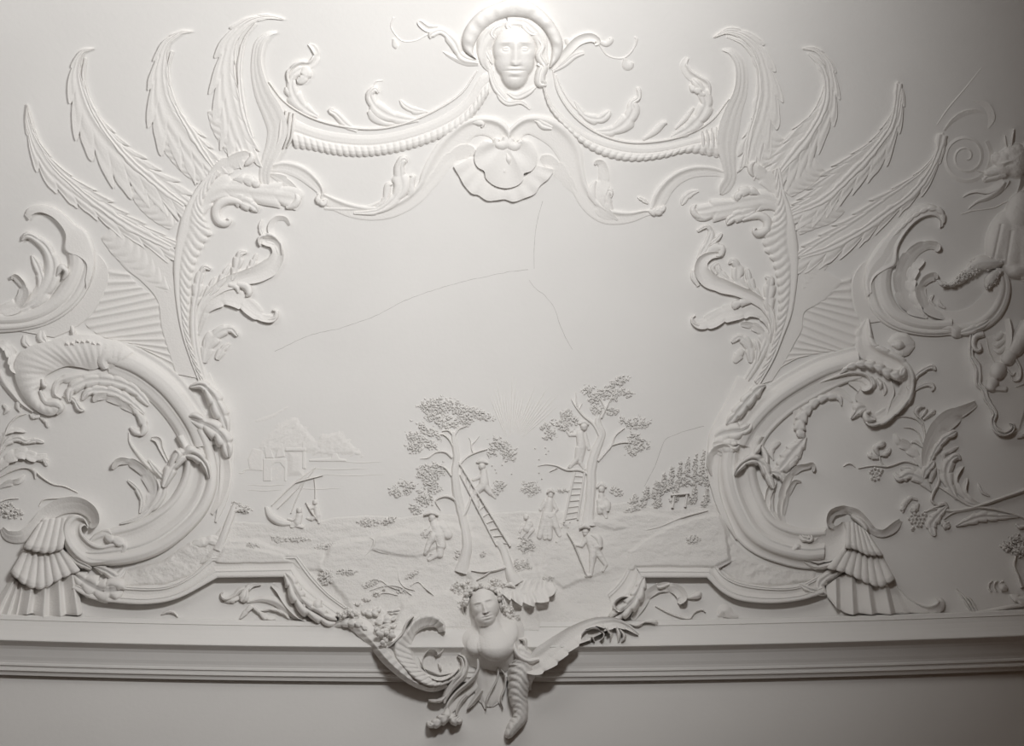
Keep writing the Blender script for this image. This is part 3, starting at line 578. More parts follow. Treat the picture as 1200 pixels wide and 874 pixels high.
# sprays climbing inside the uprights
t = Thing('acanthus_spray', 'branching acanthus spray inside the right upright', 'leaf spray', (880, 380))
mk(t, E7o, 6.667, [
    ('stem_leaf', [(735, 840, 20, 4), (775, 640, 22, 6), (730, 490, 38, 7), (630, 400, 45, 8), (500, 340, 45, 8), (380, 300, 60, 8), (270, 250, 68, 8), (215, 180, 55, 8), (222, 110, 42, 8), (280, 65, 28, 9), (345, 55, 22, 9)], 'trough', 3, dict(ld=.12, va=.15)),
    ('lobe', [(190, 300, 15, 5), (150, 230, 25, 7), (145, 175, 12, 5)], 'mid', 0),
    ('leaf', [(760, 680, 12, 5), (720, 560, 40, 6), (620, 490, 62, 7), (500, 500, 72, 8), (390, 520, 70, 8), (290, 570, 60, 7), (200, 600, 36, 7), (150, 570, 20, 7), (158, 535, 8, 6)], 'slopeL', 5, dict(ld=.2)),
    ('curl', [(600, 430, 15, 8), (540, 430, 36, 11), (480, 450, 36, 11), (470, 480, 12, 9)], 'dome', 2),
    ('curl', [(200, 610, 8, 6), (155, 590, 18, 9), (140, 555, 14, 9), (165, 530, 6, 7)], 'dome', 0),
    ('leaf', [(735, 860, 30, 4), (720, 740, 40, 6), (670, 650, 38, 7), (600, 610, 32, 7), (520, 600, 14, 5)], 'slopeR', 4),
    ('leaf', [(600, 900, 30, 4), (590, 800, 45, 6), (560, 735, 42, 7), (510, 700, 32, 7), (450, 740, 12, 5)], 'mid', 3),
    ('leaf', [(640, 900, 20, 4), (655, 810, 30, 6), (640, 740, 22, 6), (625, 720, 8, 4)], 'mid', 2),
    ('leaf', [(470, 900, 30, 3), (500, 850, 42, 5), (520, 810, 25, 5), (500, 800, 8, 4)], 'dome', 2),
    ('leaf', [(690, 400, 10, 5), (620, 320, 36, 7), (585, 240, 34, 8), (570, 165, 12, 7)], 'mid', 3),
    ('leaf', [(580, 330, 20, 5), (500, 250, 58, 7), (495, 160, 45, 8), (460, 105, 26, 9), (425, 125, 8, 7)], 'mid', 3),
    ('leaf', [(500, 310, 15, 4), (400, 240, 34, 6), (345, 170, 26, 6), (340, 120, 8, 4)], 'mid', 3),
    ('leaf', [(330, 210, 10, 4), (300, 160, 18, 5), (340, 120, 16, 5)], 'dome', 0),
    ('leaf', [(770, 600, 22, 5), (740, 430, 52, 7), (745, 320, 50, 8), (750, 245, 28, 9), (712, 230, 10, 7)], 'mid', 4)])
mk(t, D6o, 6.667, [
    ('hook', [(255, 830, 20, 5), (300, 750, 38, 7), (340, 680, 34, 7), (355, 620, 26, 7), (325, 570, 18, 8), (250, 605, 12, 6)], 'mid', 3, dict(ld=.15)),
    ('lobe', [(330, 720, 14, 6), (390, 680, 26, 8), (440, 625, 10, 7)], 'mid', 2),
    ('curl', [(310, 780, 26, 7), (390, 740, 45, 9), (435, 740, 40, 10), (430, 790, 20, 10), (395, 800, 8, 9)], 'dome', 2)])
t = Thing('acanthus_spray', 'branching acanthus spray inside the left upright', 'leaf spray', (270, 340))
mk(t, G8o, 4.857, [
    ('stem_leaf', [(140, 720, 16, 4), (190, 560, 26, 5), (280, 470, 36, 6), (400, 420, 46, 7), (500, 390, 52, 7), (580, 340, 50, 7), (610, 280, 34, 7), (590, 225, 28, 8), (530, 205, 22, 8)], 'trough', 4, dict(ld=.15, va=.2)),
    ('curl', [(625, 290, 14, 8), (605, 225, 30, 10), (560, 195, 34, 10), (515, 200, 22, 10), (515, 235, 8, 8)], 'rollR', 3, dict(ld=.2)),
    ('hook', [(590, 190, 16, 5), (570, 130, 18, 6), (600, 80, 15, 7), (650, 80, 12, 7), (675, 115, 8, 6)], 'slopeL', 0),
    ('lobe', [(530, 190, 10, 5), (510, 130, 16, 6), (518, 88, 6, 4)], 'mid', 2),
    ('leaf', [(150, 740, 20, 4), (195, 590, 46, 6), (290, 530, 52, 7), (390, 540, 52, 7), (460, 590, 44, 7), (520, 640, 26, 7), (580, 645, 20, 8), (605, 605, 8, 7)], 'slopeR', 5, dict(ld=.22)),
    ('curl', [(550, 655, 6, 6), (595, 640, 16, 9), (600, 605, 12, 9), (580, 600, 5, 7)], 'dome', 0),
    ('lobe', [(380, 450, 14, 7), (435, 470, 26, 10), (445, 505, 20, 11), (430, 522, 6, 8)], 'dome', 0),
    ('lobe', [(330, 455, 12, 6), (375, 470, 18, 9), (385, 500, 7, 8)], 'dome', 0),
    ('leaf', [(220, 520, 10, 4), (280, 450, 24, 6), (310, 390, 22, 6), (340, 340, 8, 4)], 'mid', 3),
    ('leaf', [(350, 430, 15, 5), (380, 340, 34, 7), (400, 275, 20, 8), (435, 270, 8, 7)], 'mid', 3),
    ('leaf', [(430, 390, 15, 5), (470, 330, 22, 6), (490, 280, 8, 4)], 'mid', 3),
    ('leaf', [(130, 600, 16, 4), (150, 500, 34, 6), (165, 410, 26, 6), (195, 355, 16, 7), (228, 368, 8, 6)], 'mid', 4),
    ('leaf', [(190, 520, 12, 4), (230, 460, 20, 5), (250, 412, 6, 4)], 'mid', 2),
    ('leaf', [(190, 900, 25, 4), (220, 790, 50, 6), (280, 725, 36, 7), (345, 708, 24, 8), (380, 745, 10, 7)], 'mid', 4),
    ('leaf', [(260, 880, 25, 4), (300, 820, 24, 5), (335, 790, 8, 4)], 'mid', 2),
    ('leaf', [(190, 830, 8, 4), (195, 780, 14, 6), (210, 745, 8, 5)], 'mid', 0)])
# hatched panels between uprights and scrolls
def hatch(label, top, bot, nr, at):
    single('hatched_panel', label, 'panel', at, band(top, bot, [(0, .3), (.03, .6), (.97, .6), (1, .3)], ribs=nr, ra=1.9, rib_p=4, nv=9))
hatch('hatched trapezoid panel left of the left upright', [(128, 313), (125, 330), (118, 350), (110, 366), (100, 378), (120, 394), (150, 402), (175, 412)], [(149, 318), (160, 332), (184, 352), (187, 368), (189, 384), (193, 398), (200, 416), (205, 430)], 13, (150, 365))
hatch('hatched trapezoid panel right of the right upright', [(998, 322), (997, 340), (1000, 360), (1007, 376), (1006, 394), (996, 408), (970, 412), (930, 420)], [(982, 328), (972, 346), (956, 358), (943, 367), (940, 386), (934, 400), (925, 414), (912, 434)], 14, (970, 370))
# ------------------------------------------------------------------ scrolls
def ext(p, T0, s): return [(T0[0]+q[0]/s, T0[1]+q[1]/s, *q[2:]) for q in p]
H_, I_, J_, Mz, N_, K_, L5, Z7, T8 = ((0, 230), 5.14), ((980, 220), 4.857), ((0, 370), 5.14), ((960, 360), 5.4625), ((0, 440), 3.973), ((780, 440), 5.4545), ((880, 580), 5.4545), ((0, 600), 4.37), ((900, 220), 3.973)
E = lambda z, p: ext(p, z[0], z[1])
EW = lambda z, p: [(z[0][0]+q[0]/z[1], z[0][1]+q[1]/z[1], q[2]/z[1], *q[3:]) for q in p]
CM = [(0, 1), (.02, 4), (.09, 5), (.13, 4.6), (.15, 6.5), (.26, 7.6), (.34, 7.4), (.37, 5.8), (.44, 5.8), (.46, 7.5), (.62, 10), (.8, 10), (.95, 7), (1, 3)]
# upper left scroll
t = Thing('c_scroll', 'moulded C-shaped scroll cut by the left edge, above the bigger scroll', 'scroll', (70, 340))
oU = E(H_, [(540, 250), (570, 330), (572, 400), (555, 490), (500, 610), (400, 710), (270, 780), (120, 812), (-60, 822), (-160, 810)])
iU = E(H_, [(400, 335), (412, 380), (410, 440), (370, 520), (290, 620), (180, 680), (60, 705), (-60, 700), (-160, 690), (-200, 680)])
t.part('moulding', band(oU, iU, CM))
t.part('sheath_leaf', band(E(H_, [(148, 110), (165, 75), (230, 52), (310, 60), (380, 100), (450, 165), (520, 210), (555, 280), (572, 360), (560, 470), (520, 560)]),
       E(H_, [(175, 142), (195, 112), (240, 98), (300, 118), (355, 165), (392, 230), (388, 320), (408, 342), (470, 362), (520, 405), (515, 500)]), [(0, 3), (.1, 8), (.4, 9.5), (.75, 10.5), (.95, 11), (1, 8)], hs=[.6, .9, 1, 1, 1, 1, .9]))
mk(t, *H_, [('leaf', [(60, 700, 20, 5), (200, 640, 52, 8), (285, 540, 58, 9), (318, 430, 50, 9), (290, 330, 38, 9), (230, 265, 30, 10), (165, 235, 22, 11), (132, 262, 8, 8)], 'mid', 6, dict(sides=(0, 1), stri=.3)),
    ('leaf', [(150, 690, 10, 4), (225, 600, 26, 6), (250, 510, 30, 7), (225, 420, 30, 6), (192, 355, 8, 4)], 'mid', 3),
    ('leaf', [(-120, 715, 30, 5), (0, 690, 45, 8), (90, 660, 44, 9), (140, 590, 32, 10), (130, 530, 24, 10), (85, 485, 16, 10), (72, 500, 6, 8)], 'slopeR', 4, dict(stri=.3)),
    ('bud', [(340, 480, 10, 10), (370, 430, 26, 14), (400, 455, 20, 14), (380, 500, 8, 10)], 'dome', 2)])
t.part('backing', band(E(H_, [(570, 340), (610, 370), (650, 430), (655, 500), (620, 600), (545, 715), (440, 800), (330, 850)]), E(H_, [(545, 300), (568, 380), (555, 490), (500, 610), (400, 710), (300, 768), (200, 800), (120, 812)]), [(0, 1.2), (.05, 2.4), (1, 2.2)]))
# upper right scroll
t = Thing('c_scroll', 'moulded C-shaped scroll at the right, behind the seated figure', 'scroll', (1040, 330))
oU = E(I_, [(330, 225), (270, 290), (200, 385), (165, 460), (158, 540), (170, 620), (200, 700), (250, 760), (330, 806), (440, 836), (560, 846), (660, 838)])
iU = E(I_, [(350, 380), (340, 430), (318, 470), (310, 520), (312, 570), (330, 630), (365, 685), (420, 722), (480, 742), (550, 752), (600, 752), (660, 745)])
t.part('moulding', band(oU, iU, CM))
t.part('sheath_leaf', band(E(I_, [(612, 215), (612, 170), (580, 112), (520, 88), (450, 105), (370, 180), (310, 245), (250, 310), (195, 390), (168, 450), (160, 540), (175, 620)]),
       E(I_, [(590, 228), (590, 190), (560, 160), (500, 168), (440, 208), (385, 275), (352, 345), (342, 440), (290, 468), (225, 505), (203, 545), (205, 590)]), [(0, 3), (.1, 8), (.35, 10), (.7, 9.5), (.92, 12), (1, 8)], hs=[.6, .9, 1, 1, 1, 1, .9]))
t.part('crest_edge', leaf(E(I_, [(612, 200, 3, 8), (600, 140, 4, 11), (540, 118, 4, 12), (460, 150, 3.6, 12), (400, 200, 3.2, 12), (340, 260, 2.4, 11), (300, 300, 1, 8)]), prof='dome', lobes=9, ld=.4, va=.4))
mk(t, *I_, [('leaf', [(520, 740, 14, 5), (420, 680, 40, 8), (372, 590, 46, 9), (368, 500, 46, 9), (395, 420, 42, 9), (450, 355, 34, 10), (520, 325, 26, 12), (572, 335, 22, 13), (570, 362, 8, 9)], 'slopeL', 6, dict(sides=(1, 0), ld=.25)),
    ('leaf', [(500, 730, 10, 6), (455, 660, 24, 8), (425, 590, 32, 9), (425, 510, 34, 9), (455, 445, 28, 9), (498, 412, 10, 7)], 'slopeR', 5),
    ('leaf', [(620, 745, 16, 6), (545, 700, 34, 8), (495, 640, 34, 9), (480, 580, 30, 10), (510, 525, 28, 11), (560, 505, 22, 12), (572, 520, 8, 9)], 'slopeL', 3),
    ('leaf', [(560, 670, 6, 4), (535, 645, 14, 5), (552, 608, 6, 4)], 'mid', 0), ('leaf', [(620, 685, 6, 3), (590, 665, 14, 4), (580, 635, 6, 3)], 'mid', 0)])
t.part('return_moulding', band(E(T8, [(850, 690), (930, 686), (1030, 650), (1100, 580), (1132, 480), (1120, 410), (1090, 370)]), E(T8, [(800, 570), (870, 575), (930, 560), (975, 525), (1010, 480), (1030, 440), (1040, 400)]), [(0, 2), (.04, 6), (.16, 7), (.2, 5), (.3, 7.5), (.42, 7), (.46, 5), (.7, 3.5), (1, 1.5)], hs=[.8, 1, 1.2, 1.3, 1.3, 1.2, 1]))
mk(t, *T8, [('clasp', [(790, 660, 20, 5), (850, 650, 40, 11), (880, 670, 30, 12), (900, 690, 10, 6)], 'ridge', 2), ('clasp', [(880, 680, 12, 7), (950, 660, 24, 12), (1020, 625, 14, 10), (1040, 600, 6, 6)], 'mid', 2)])
t.part('backing', band(E(I_, [(140, 440), (105, 490), (88, 560), (96, 650), (120, 720), (150, 775)]), E(I_, [(190, 400), (168, 450), (158, 540), (170, 620), (200, 700), (250, 760)]), [(0, 1.5), (.06, 3), (1, 2.4)]))
# ------------------------------------------------------------------ big lower scrolls
# left one
t = Thing('great_scroll', 'big bottom left C-scroll with deep hollow moulding and volute', 'scroll', (180, 560))
CB = [(0, 1), (.02, 7), (.06, 12), (.16, 15.5), (.27, 14), (.32, 9.5), (.36, 9.5), (.38, 11.5), (.44, 11), (.55, 6.5), (.7, 5.5), (.8, 7.5), (.83, 11), (.9, 12), (.97, 9), (1, 3)]
oB = [(240, 500), (249, 522), (255, 548), (253, 576), (241, 603), (218, 628), (190, 648), (160, 659), (130, 663), (108, 661), (96, 655)]
iB = [(206, 512), (214, 528), (216, 546), (210, 566), (196, 587), (176, 602), (152, 613), (128, 619), (118, 622), (108, 628), (104, 636)]
t.part('moulding', band(oB, iB, CB))
CU = [(0, 2), (.02, 5), (.12, 3.5), (.2, 4.5), (.24, 9), (.35, 12.5), (.5, 13.5), (.64, 11.5), (.67, 8), (.73, 8), (.76, 7), (.9, 6), (1, 2)]
t.part('moulding', band([(120, 396), (150, 402), (182, 418), (210, 440), (230, 466), (246, 492), (258, 520)], [(128, 440), (140, 446), (156, 454), (176, 470), (194, 490), (206, 508), (214, 526)], CU))
t.part('shadow_wing', leaf([(256, 518, 3, 4), (262, 535, 5, 6), (264, 556, 6, 6), (259, 580, 5, 5), (248, 602, 2, 3)], prof='slopeL'))
mk(t, *N_, [('knot_leaf', [(880, 205, 16, 14), (950, 225, 46, 20), (1020, 270, 48, 21), (1055, 330, 34, 18), (1062, 380, 12, 13)], 'mid', 4, dict(ld=.3)),
    ('knot_leaf', [(885, 52, 12, 12), (940, 45, 26, 16), (985, 90, 38, 18), (1015, 150, 42, 18), (1045, 215, 28, 15), (1060, 260, 10, 11)], 'mid', 4, dict(ld=.2)),
    ('knot_leaf', [(880, 190, 10, 15), (905, 185, 18, 20), (940, 200, 14, 20), (955, 205, 6, 15)], 'dome', 0),
    ('collar_leaf', [(760, 520, 24, 14), (800, 430, 34, 18), (850, 370, 36, 20), (910, 370, 34, 22), (960, 420, 24, 23), (975, 478, 8, 18)], 'mid', 4),
    ('collar_leaf', [(820, 400, 12, 17), (835, 365, 20, 21), (815, 345, 8, 16)], 'dome', 0), ('collar_leaf', [(860, 370, 14, 17), (885, 345, 26, 22), (920, 350, 10, 18)], 'dome', 0),
    ('crest_leaf', [(8, 712, 10, 6), (35, 745, 24, 9), (100, 750, 30, 10), (165, 705, 34, 11), (220, 645, 36, 13), (290, 608, 38, 15), (370, 605, 36, 17), (425, 640, 30, 19), (438, 685, 22, 18), (420, 708, 8, 12)], 'slopeL', 0, dict(stri=.4)),
    ])
t.part('volute', band(E(Z7, [(445, 60), (420, 22), (370, 12), (325, 45), (308, 100), (322, 160), (365, 225), (425, 272), (500, 276), (590, 252), (650, 215)]), E(Z7, [(452, 88), (436, 70), (418, 82), (425, 112), (455, 142), (495, 165), (535, 168), (570, 158), (600, 152), (620, 160), (645, 185)]), [(0, 3), (.04, 11), (.15, 16), (.3, 15), (.42, 11), (.6, 8), (.75, 9), (.85, 13), (.95, 13), (1, 8)], hs=[.9, 1.1, 1.15, 1.15, 1.1, 1.1, 1.05, 1, .95, .9, .8]))
t.part('volute_leaf', leaf(EW(Z7, [(340, 200, 14, 8), (390, 250, 24, 14), (440, 275, 22, 15), (470, 290, 8, 9)]), prof='mid', lobes=4, ld=.3), leaf(EW(Z7, [(530, 110, 10, 9), (560, 135, 26, 15), (600, 150, 30, 15), (640, 175, 22, 13), (620, 215, 10, 10)]), prof='dome', lobes=3, ld=.25, va=.4), leaf(EW(Z7, [(520, 100, 8, 9), (560, 100, 16, 13), (575, 130, 8, 9)]), prof='dome'))
t.part('outer_leaf', band([(246, 436), (258, 462), (268, 492), (273, 522), (273, 555), (266, 588), (254, 612)], [(236, 444), (246, 470), (255, 500), (258, 525), (258, 552), (256, 586), (252, 611)], [(0, .3), (.1, 2.2), (.5, 3), (1, 3)]))
# acanthus sheath on top of it
t = Thing('acanthus_sheath', 'large rolled acanthus sheath on the top end of the bottom left scroll', 'leaf', (80, 430))
nb = 90; v = np.linspace(0, 1, 25)[None, :]; u = np.linspace(0, 1, nb)[:, None]
a = spl(E(J_, [(800, 215), (740, 172), (640, 140), (520, 112), (400, 122), (290, 155), (190, 178), (120, 225), (85, 300), (100, 400), (150, 500), (215, 570), (300, 602), (352, 582), (372, 545)]), nb)
b = spl(E(J_, [(692, 305), (662, 335), (612, 310), (555, 326), (480, 310), (400, 304), (325, 332), (268, 372), (262, 410), (235, 440), (240, 475), (262, 505), (300, 520), (330, 520), (352, 515)]), nb)
Hs = (4+10*np.sin(np.pi*np.clip(v*.80+.16, 0, 1)))*(1-.25*u)+1.0*np.sin(u*150+v*5)*np.sin(np.pi*v)*.7+.8*np.sin(u*34+v*2)*v
t.part('rolled_leaf', sheet(a[:, :1]*(1-v)+b[:, :1]*v, a[:, 1:2]*(1-v)+b[:, 1:2]*v, Hs))
mk(t, *J_, [('collar', [(690, 200, 60, 13), (640, 230, 70, 15), (620, 270, 50, 14), (640, 320, 20, 12)], 'dome', 0, dict(stri=.6)),
    ('curl', [(255, 380, 14, 11), (262, 415, 18, 13), (280, 425, 12, 12)], 'dome', 0),
    ('curl', [(240, 450, 10, 10), (275, 520, 26, 12), (340, 530, 32, 14), (365, 555, 26, 13), (340, 590, 10, 9)], 'dome', 0),
    ('lobe', [(150, 120, 14, 3), (150, 160, 24, 5), (180, 190, 12, 6)], 'mid', 0), ('lobe', [(250, 90, 20, 3), (250, 130, 34, 6), (280, 165, 14, 6)], 'mid', 0),
    ('lobe', [(430, 60, 10, 3), (440, 100, 16, 9), (440, 125, 8, 8)], 'dome', 0),
    ('side_leaf', [(-20, 160, 20, 4), (30, 180, 34, 8), (72, 240, 34, 9), (80, 310, 26, 10), (105, 340, 12, 8)], 'slopeR', 4),
    ('side_leaf', [(-10, 330, 20, 3), (25, 400, 24, 6), (70, 460, 22, 7), (130, 530, 14, 6), (200, 580, 8, 5)], 'ridge', 0)])
for k in range(7):
    x = 78+k*6.2; y = 404-1.6*math.sin(k/6*3.1)*2.2+(k % 2)*1.2
    t.part('bead', leaf([(x-2.2, y+1, .8, 13), (x, y-1.5, 2.6, 16), (x+2.4, y+1, .8, 13)], prof='dome', nv=7, skirt=3))
t = Thing('acanthus_spray', 'acanthus spray lining the inside of the bottom left scroll, under the sheath', 'leaf spray', (140, 470))
mk(t, *J_, [('leaf', [(900, 540, 20, 4), (800, 440, 40, 7), (690, 395, 46, 8), (570, 385, 46, 8), (480, 410, 42, 9), (420, 460, 30, 9), (418, 520, 10, 6)], 'mid', 7, dict(ld=.25, stri=.3)),
    ('leaf', [(870, 590, 15, 4), (770, 505, 34, 7), (690, 462, 38, 8), (600, 448, 36, 8), (530, 460, 28, 9), (495, 505, 10, 6)], 'mid', 5, dict(stri=.3)),
    ('leaf', [(820, 590, 14, 4), (730, 530, 26, 6), (650, 488, 28, 7), (585, 490, 22, 8), (565, 518, 8, 5)], 'slopeR', 3),
    ('leaf', [(700, 330, 14, 4), (560, 350, 30, 6), (430, 370, 30, 6), (350, 400, 24, 6), (330, 470, 14, 8), (370, 500, 8, 6)], 'ridge', 3),
    ('leaf', [(380, 480, 10, 5), (440, 500, 20, 7), (480, 560, 18, 8), (510, 570, 6, 5)], 'mid', 2)])
mk(t, *N_, [('bud', [(600, 130, 8, 3), (635, 170, 16, 6), (665, 215, 22, 8), (672, 255, 18, 8), (655, 278, 8, 7)], 'dome', 3), ('bud', [(605, 240, 8, 4), (630, 262, 16, 7), (658, 275, 8, 6)], 'dome', 0),
    ('stem', [(600, 265, 4, 2), (605, 310, 7, 3), (645, 370, 9, 4), (700, 430, 10, 4), (745, 465, 8, 4)], 'round', 0),
    ('leaf', [(660, 640, 10, 3), (700, 580, 22, 6), (708, 520, 30, 7), (670, 450, 26, 8), (610, 405, 20, 9), (550, 402, 17, 11), (525, 435, 8, 8)], 'slopeR', 4),
    ('leaf', [(650, 640, 8, 3), (662, 590, 14, 5), (640, 530, 14, 5), (595, 488, 6, 3)], 'mid', 3),
    ('leaf', [(735, 480, 18, 8), (755, 530, 28, 9), (720, 600, 22, 7), (650, 660, 14, 5), (560, 690, 6, 4)], 'mid', 2),
    ('leaf', [(690, 390, 8, 3), (720, 430, 16, 6), (760, 470, 20, 9), (800, 480, 6, 6)], 'mid', 2),
    ('trumpet', [(780, 400, 6, 3), (750, 340, 9, 4), (735, 300, 14, 5), (705, 292, 6, 4)], 'trough', 0)])
# ------------------------------------------------------------------ right great scroll
t = Thing('great_scroll', 'big bottom right C-scroll with deep hollow moulding and volute', 'scroll', (900, 560))
oB = [(848, 505), (838, 522), (834, 545), (836, 566), (841, 588), (850, 610), (866, 635), (888, 651), (915, 661), (945, 667), (965, 665)]
iB = [(897, 512), (890, 524), (886, 545), (888, 562), (894, 580), (901, 596), (911, 608), (928, 616), (945, 619), (958, 619), (968, 618)]
CBR = [(0, 1), (.02, 5), (.12, 4), (.2, 7), (.25, 13), (.34, 16), (.43, 15), (.46, 11), (.49, 13), (.52, 12), (.58, 7), (.7, 5.5), (.8, 8), (.83, 11.5), (.9, 12.5), (.97, 9), (1, 3)]
t.part('moulding', band(oB, iB, CBR))
CUR = [(0, 2), (.02, 4), (.13, 3), (.2, 6), (.23, 9), (.3, 13), (.42, 15), (.55, 13.5), (.58, 10), (.62, 10), (.64, 8.5), (.8, 7.5), (.86, 7), (.95, 8), (1, 2)]
t.part('moulding', band([(1005, 405), (985, 410), (958, 418), (930, 432), (905, 448), (882, 468), (864, 490), (848, 515)], [(1010, 444), (995, 448), (972, 458), (950, 470), (928, 484), (912, 498), (900, 512), (892, 528)], CUR))
mk(t, *K_, [('knot_leaf', [(300, 440, 50, 11), (350, 440, 70, 14), (400, 450, 56, 18), (450, 450, 28, 21), (470, 440, 8, 17)], 'mid', 3),
    ('knot_leaf', [(300, 640, 14, 10), (290, 560, 30, 12), (310, 500, 40, 14), (370, 470, 34, 17), (420, 480, 12, 16)], 'slopeL', 2),
    ('knot_leaf', [(640, 60, 10, 12), (600, 80, 36, 17), (550, 130, 46, 19), (490, 200, 44, 19), (430, 270, 34, 17), (390, 312, 10, 12)], 'mid', 4, dict(ld=.2)),
    ('collar_leaf', [(440, 640, 8, 19), (460, 600, 26, 24), (505, 555, 34, 24), (565, 535, 38, 22), (620, 565, 38, 19), (655, 640, 32, 17), (690, 720, 16, 14)], 'mid', 4),
    ('collar_leaf', [(560, 510, 12, 15), (590, 470, 24, 19), (610, 440, 10, 16)], 'dome', 0),
    ('collar_leaf', [(640, 600, 14, 15), (640, 520, 24, 17), (615, 450, 12, 15)], 'mid', 0)])
mk(t, *L5, [('volute_leaf', [(300, 310, 18, 8), (360, 350, 60, 10), (440, 350, 95, 11), (530, 300, 90, 13), (590, 230, 50, 14), (600, 180, 20, 12)], lambda v, u: .55+.45*v*v-.15*(1-u), 3, dict(ld=.12, va=.15, stri=.3)),
    ('curl', [(270, 400, 10, 11), (270, 360, 24, 15), (300, 330, 24, 16), (320, 350, 10, 12)], 'dome', 0),
    ('curl', [(310, 230, 8, 9), (330, 270, 26, 13), (380, 280, 26, 14), (370, 240, 10, 10)], 'mid', 2),
    ('fringe', [(330, 420, 10, 8), (420, 460, 20, 12), (500, 445, 20, 13), (580, 390, 18, 13), (612, 300, 18, 14), (615, 220, 14, 13), (590, 170, 8, 10)], 'ridge', 5, dict(ld=.35)),
    ('crest_leaf', [(540, 215, 14, 15), (505, 180, 22, 18), (520, 120, 26, 18), (590, 95, 28, 16), (670, 115, 30, 14), (725, 170, 30, 12), (775, 225, 28, 10), (840, 245, 26, 9), (905, 215, 30, 9), (955, 165, 16, 7)], 'slopeL', 3, dict(ld=.15, stri=.4)),
    ('crest_leaf', [(640, 130, 10, 10), (700, 170, 22, 15), (740, 220, 16, 15), (735, 240, 6, 10)], 'dome', 0)])
t.part('outer_leaf', band([(864, 440), (853, 464), (840, 488), (831, 508), (828.6, 528), (827.7, 550), (833, 574), (843, 602), (862, 632)], [(887, 452), (872, 478), (860, 498), (851, 518), (846, 535), (843, 560), (845, 580), (852, 602), (864, 631)], [(0, .5), (.08, 4), (.5, 6), (.85, 7), (1, 5)]))
t.part('knot_leaf', leaf([(838, 512, 6, 8), (848, 508, 11, 13), (858, 506, 13, 18), (868, 505, 10, 21), (878, 500, 6, 20), (881, 495, 2, 14)], prof='mid', lobes=3, ld=.25, va=.3), leaf([(836, 530, 8, 6), (846, 526, 12, 11), (857, 524, 9, 17), (866, 521, 3, 14)], prof='mid', lobes=2, ld=.3, va=.3))
# sheath on the right scroll
t = Thing('acanthus_sheath', 'upright rolled acanthus sheath on the top end of the bottom right scroll', 'leaf', (1030, 450))
mk(t, *Mz, [('disc', [(470, 270, 60, 5), (520, 240, 78, 7), (570, 240, 66, 6), (610, 240, 20, 3)], 'flat', 0),
    ('ball', [(462, 245, 10, 8), (495, 240, 34, 14), (525, 245, 34, 14), (550, 250, 10, 8)], 'round', 0),
    ('inner_face', [(400, 700, 40, 6), (370, 620, 100, 8), (350, 540, 130, 8), (300, 470, 100, 7), (200, 440, 50, 6)], 'trough', 0),
    ('rolled_leaf', [(310, 70, 14, 10), (298, 120, 40, 14), (290, 190, 64, 15), (310, 260, 72, 16), (380, 310, 66, 17), (460, 345, 64, 18), (530, 395, 60, 18), (562, 470, 52, 17), (545, 560, 50, 16), (480, 640, 50, 15), (400, 705, 46, 15), (330, 725, 34, 14), (293, 690, 10, 10)], 'rollL', 9, dict(ld=.12, va=.15, stri=.5)),
    ('gadroon_edge', [(130, 425, 10, 12), (190, 380, 24, 17), (280, 362, 28, 19), (380, 385, 32, 21), (450, 425, 36, 22), (520, 430, 38, 22), (545, 385, 14, 18)], 'dome', 8, dict(ld=.3, va=.5)),
    ('tongue', [(10, 490, 12, 10), (110, 462, 24, 15), (220, 440, 30, 17), (295, 455, 32, 18), (320, 500, 26, 18), (285, 525, 14, 14), (262, 500, 6, 10)], 'rollL', 0),
    ('drop', [(330, 445, 10, 9), (350, 490, 20, 14), (340, 520, 8, 9)], 'dome', 0), ('drop', [(370, 455, 10, 9), (395, 495, 20, 13), (390, 525, 8, 8)], 'dome', 0), ('drop', [(410, 480, 8, 8), (425, 530, 16, 11), (415, 565, 6, 7)], 'dome', 0),
    ('flag_leaf', [(300, 640, 40, 9), (260, 650, 50, 12), (232, 680, 24, 10), (205, 712, 6, 6)], 'mid', 2),
    ('curl', [(360, 720, 10, 14), (310, 715, 26, 18), (298, 680, 20, 17), (330, 665, 8, 12)], 'dome', 0),
    ('sprig', [(590, 500, 10, 4), (620, 440, 20, 7), (680, 395, 18, 7), (725, 380, 18, 7), (745, 400, 8, 6)], 'mid', 3),
    ('sprig', [(595, 540, 10, 4), (650, 505, 14, 5), (700, 490, 18, 7), (730, 510, 16, 7), (720, 535, 6, 5)], 'mid', 0),
    ('sprig', [(560, 500, 14, 10), (590, 545, 22, 13), (560, 610, 20, 12), (520, 650, 8, 8)], 'mid', 3)])
t = Thing('acanthus_spray', 'acanthus spray lining the inside of the bottom right scroll', 'leaf spray', (930, 520))
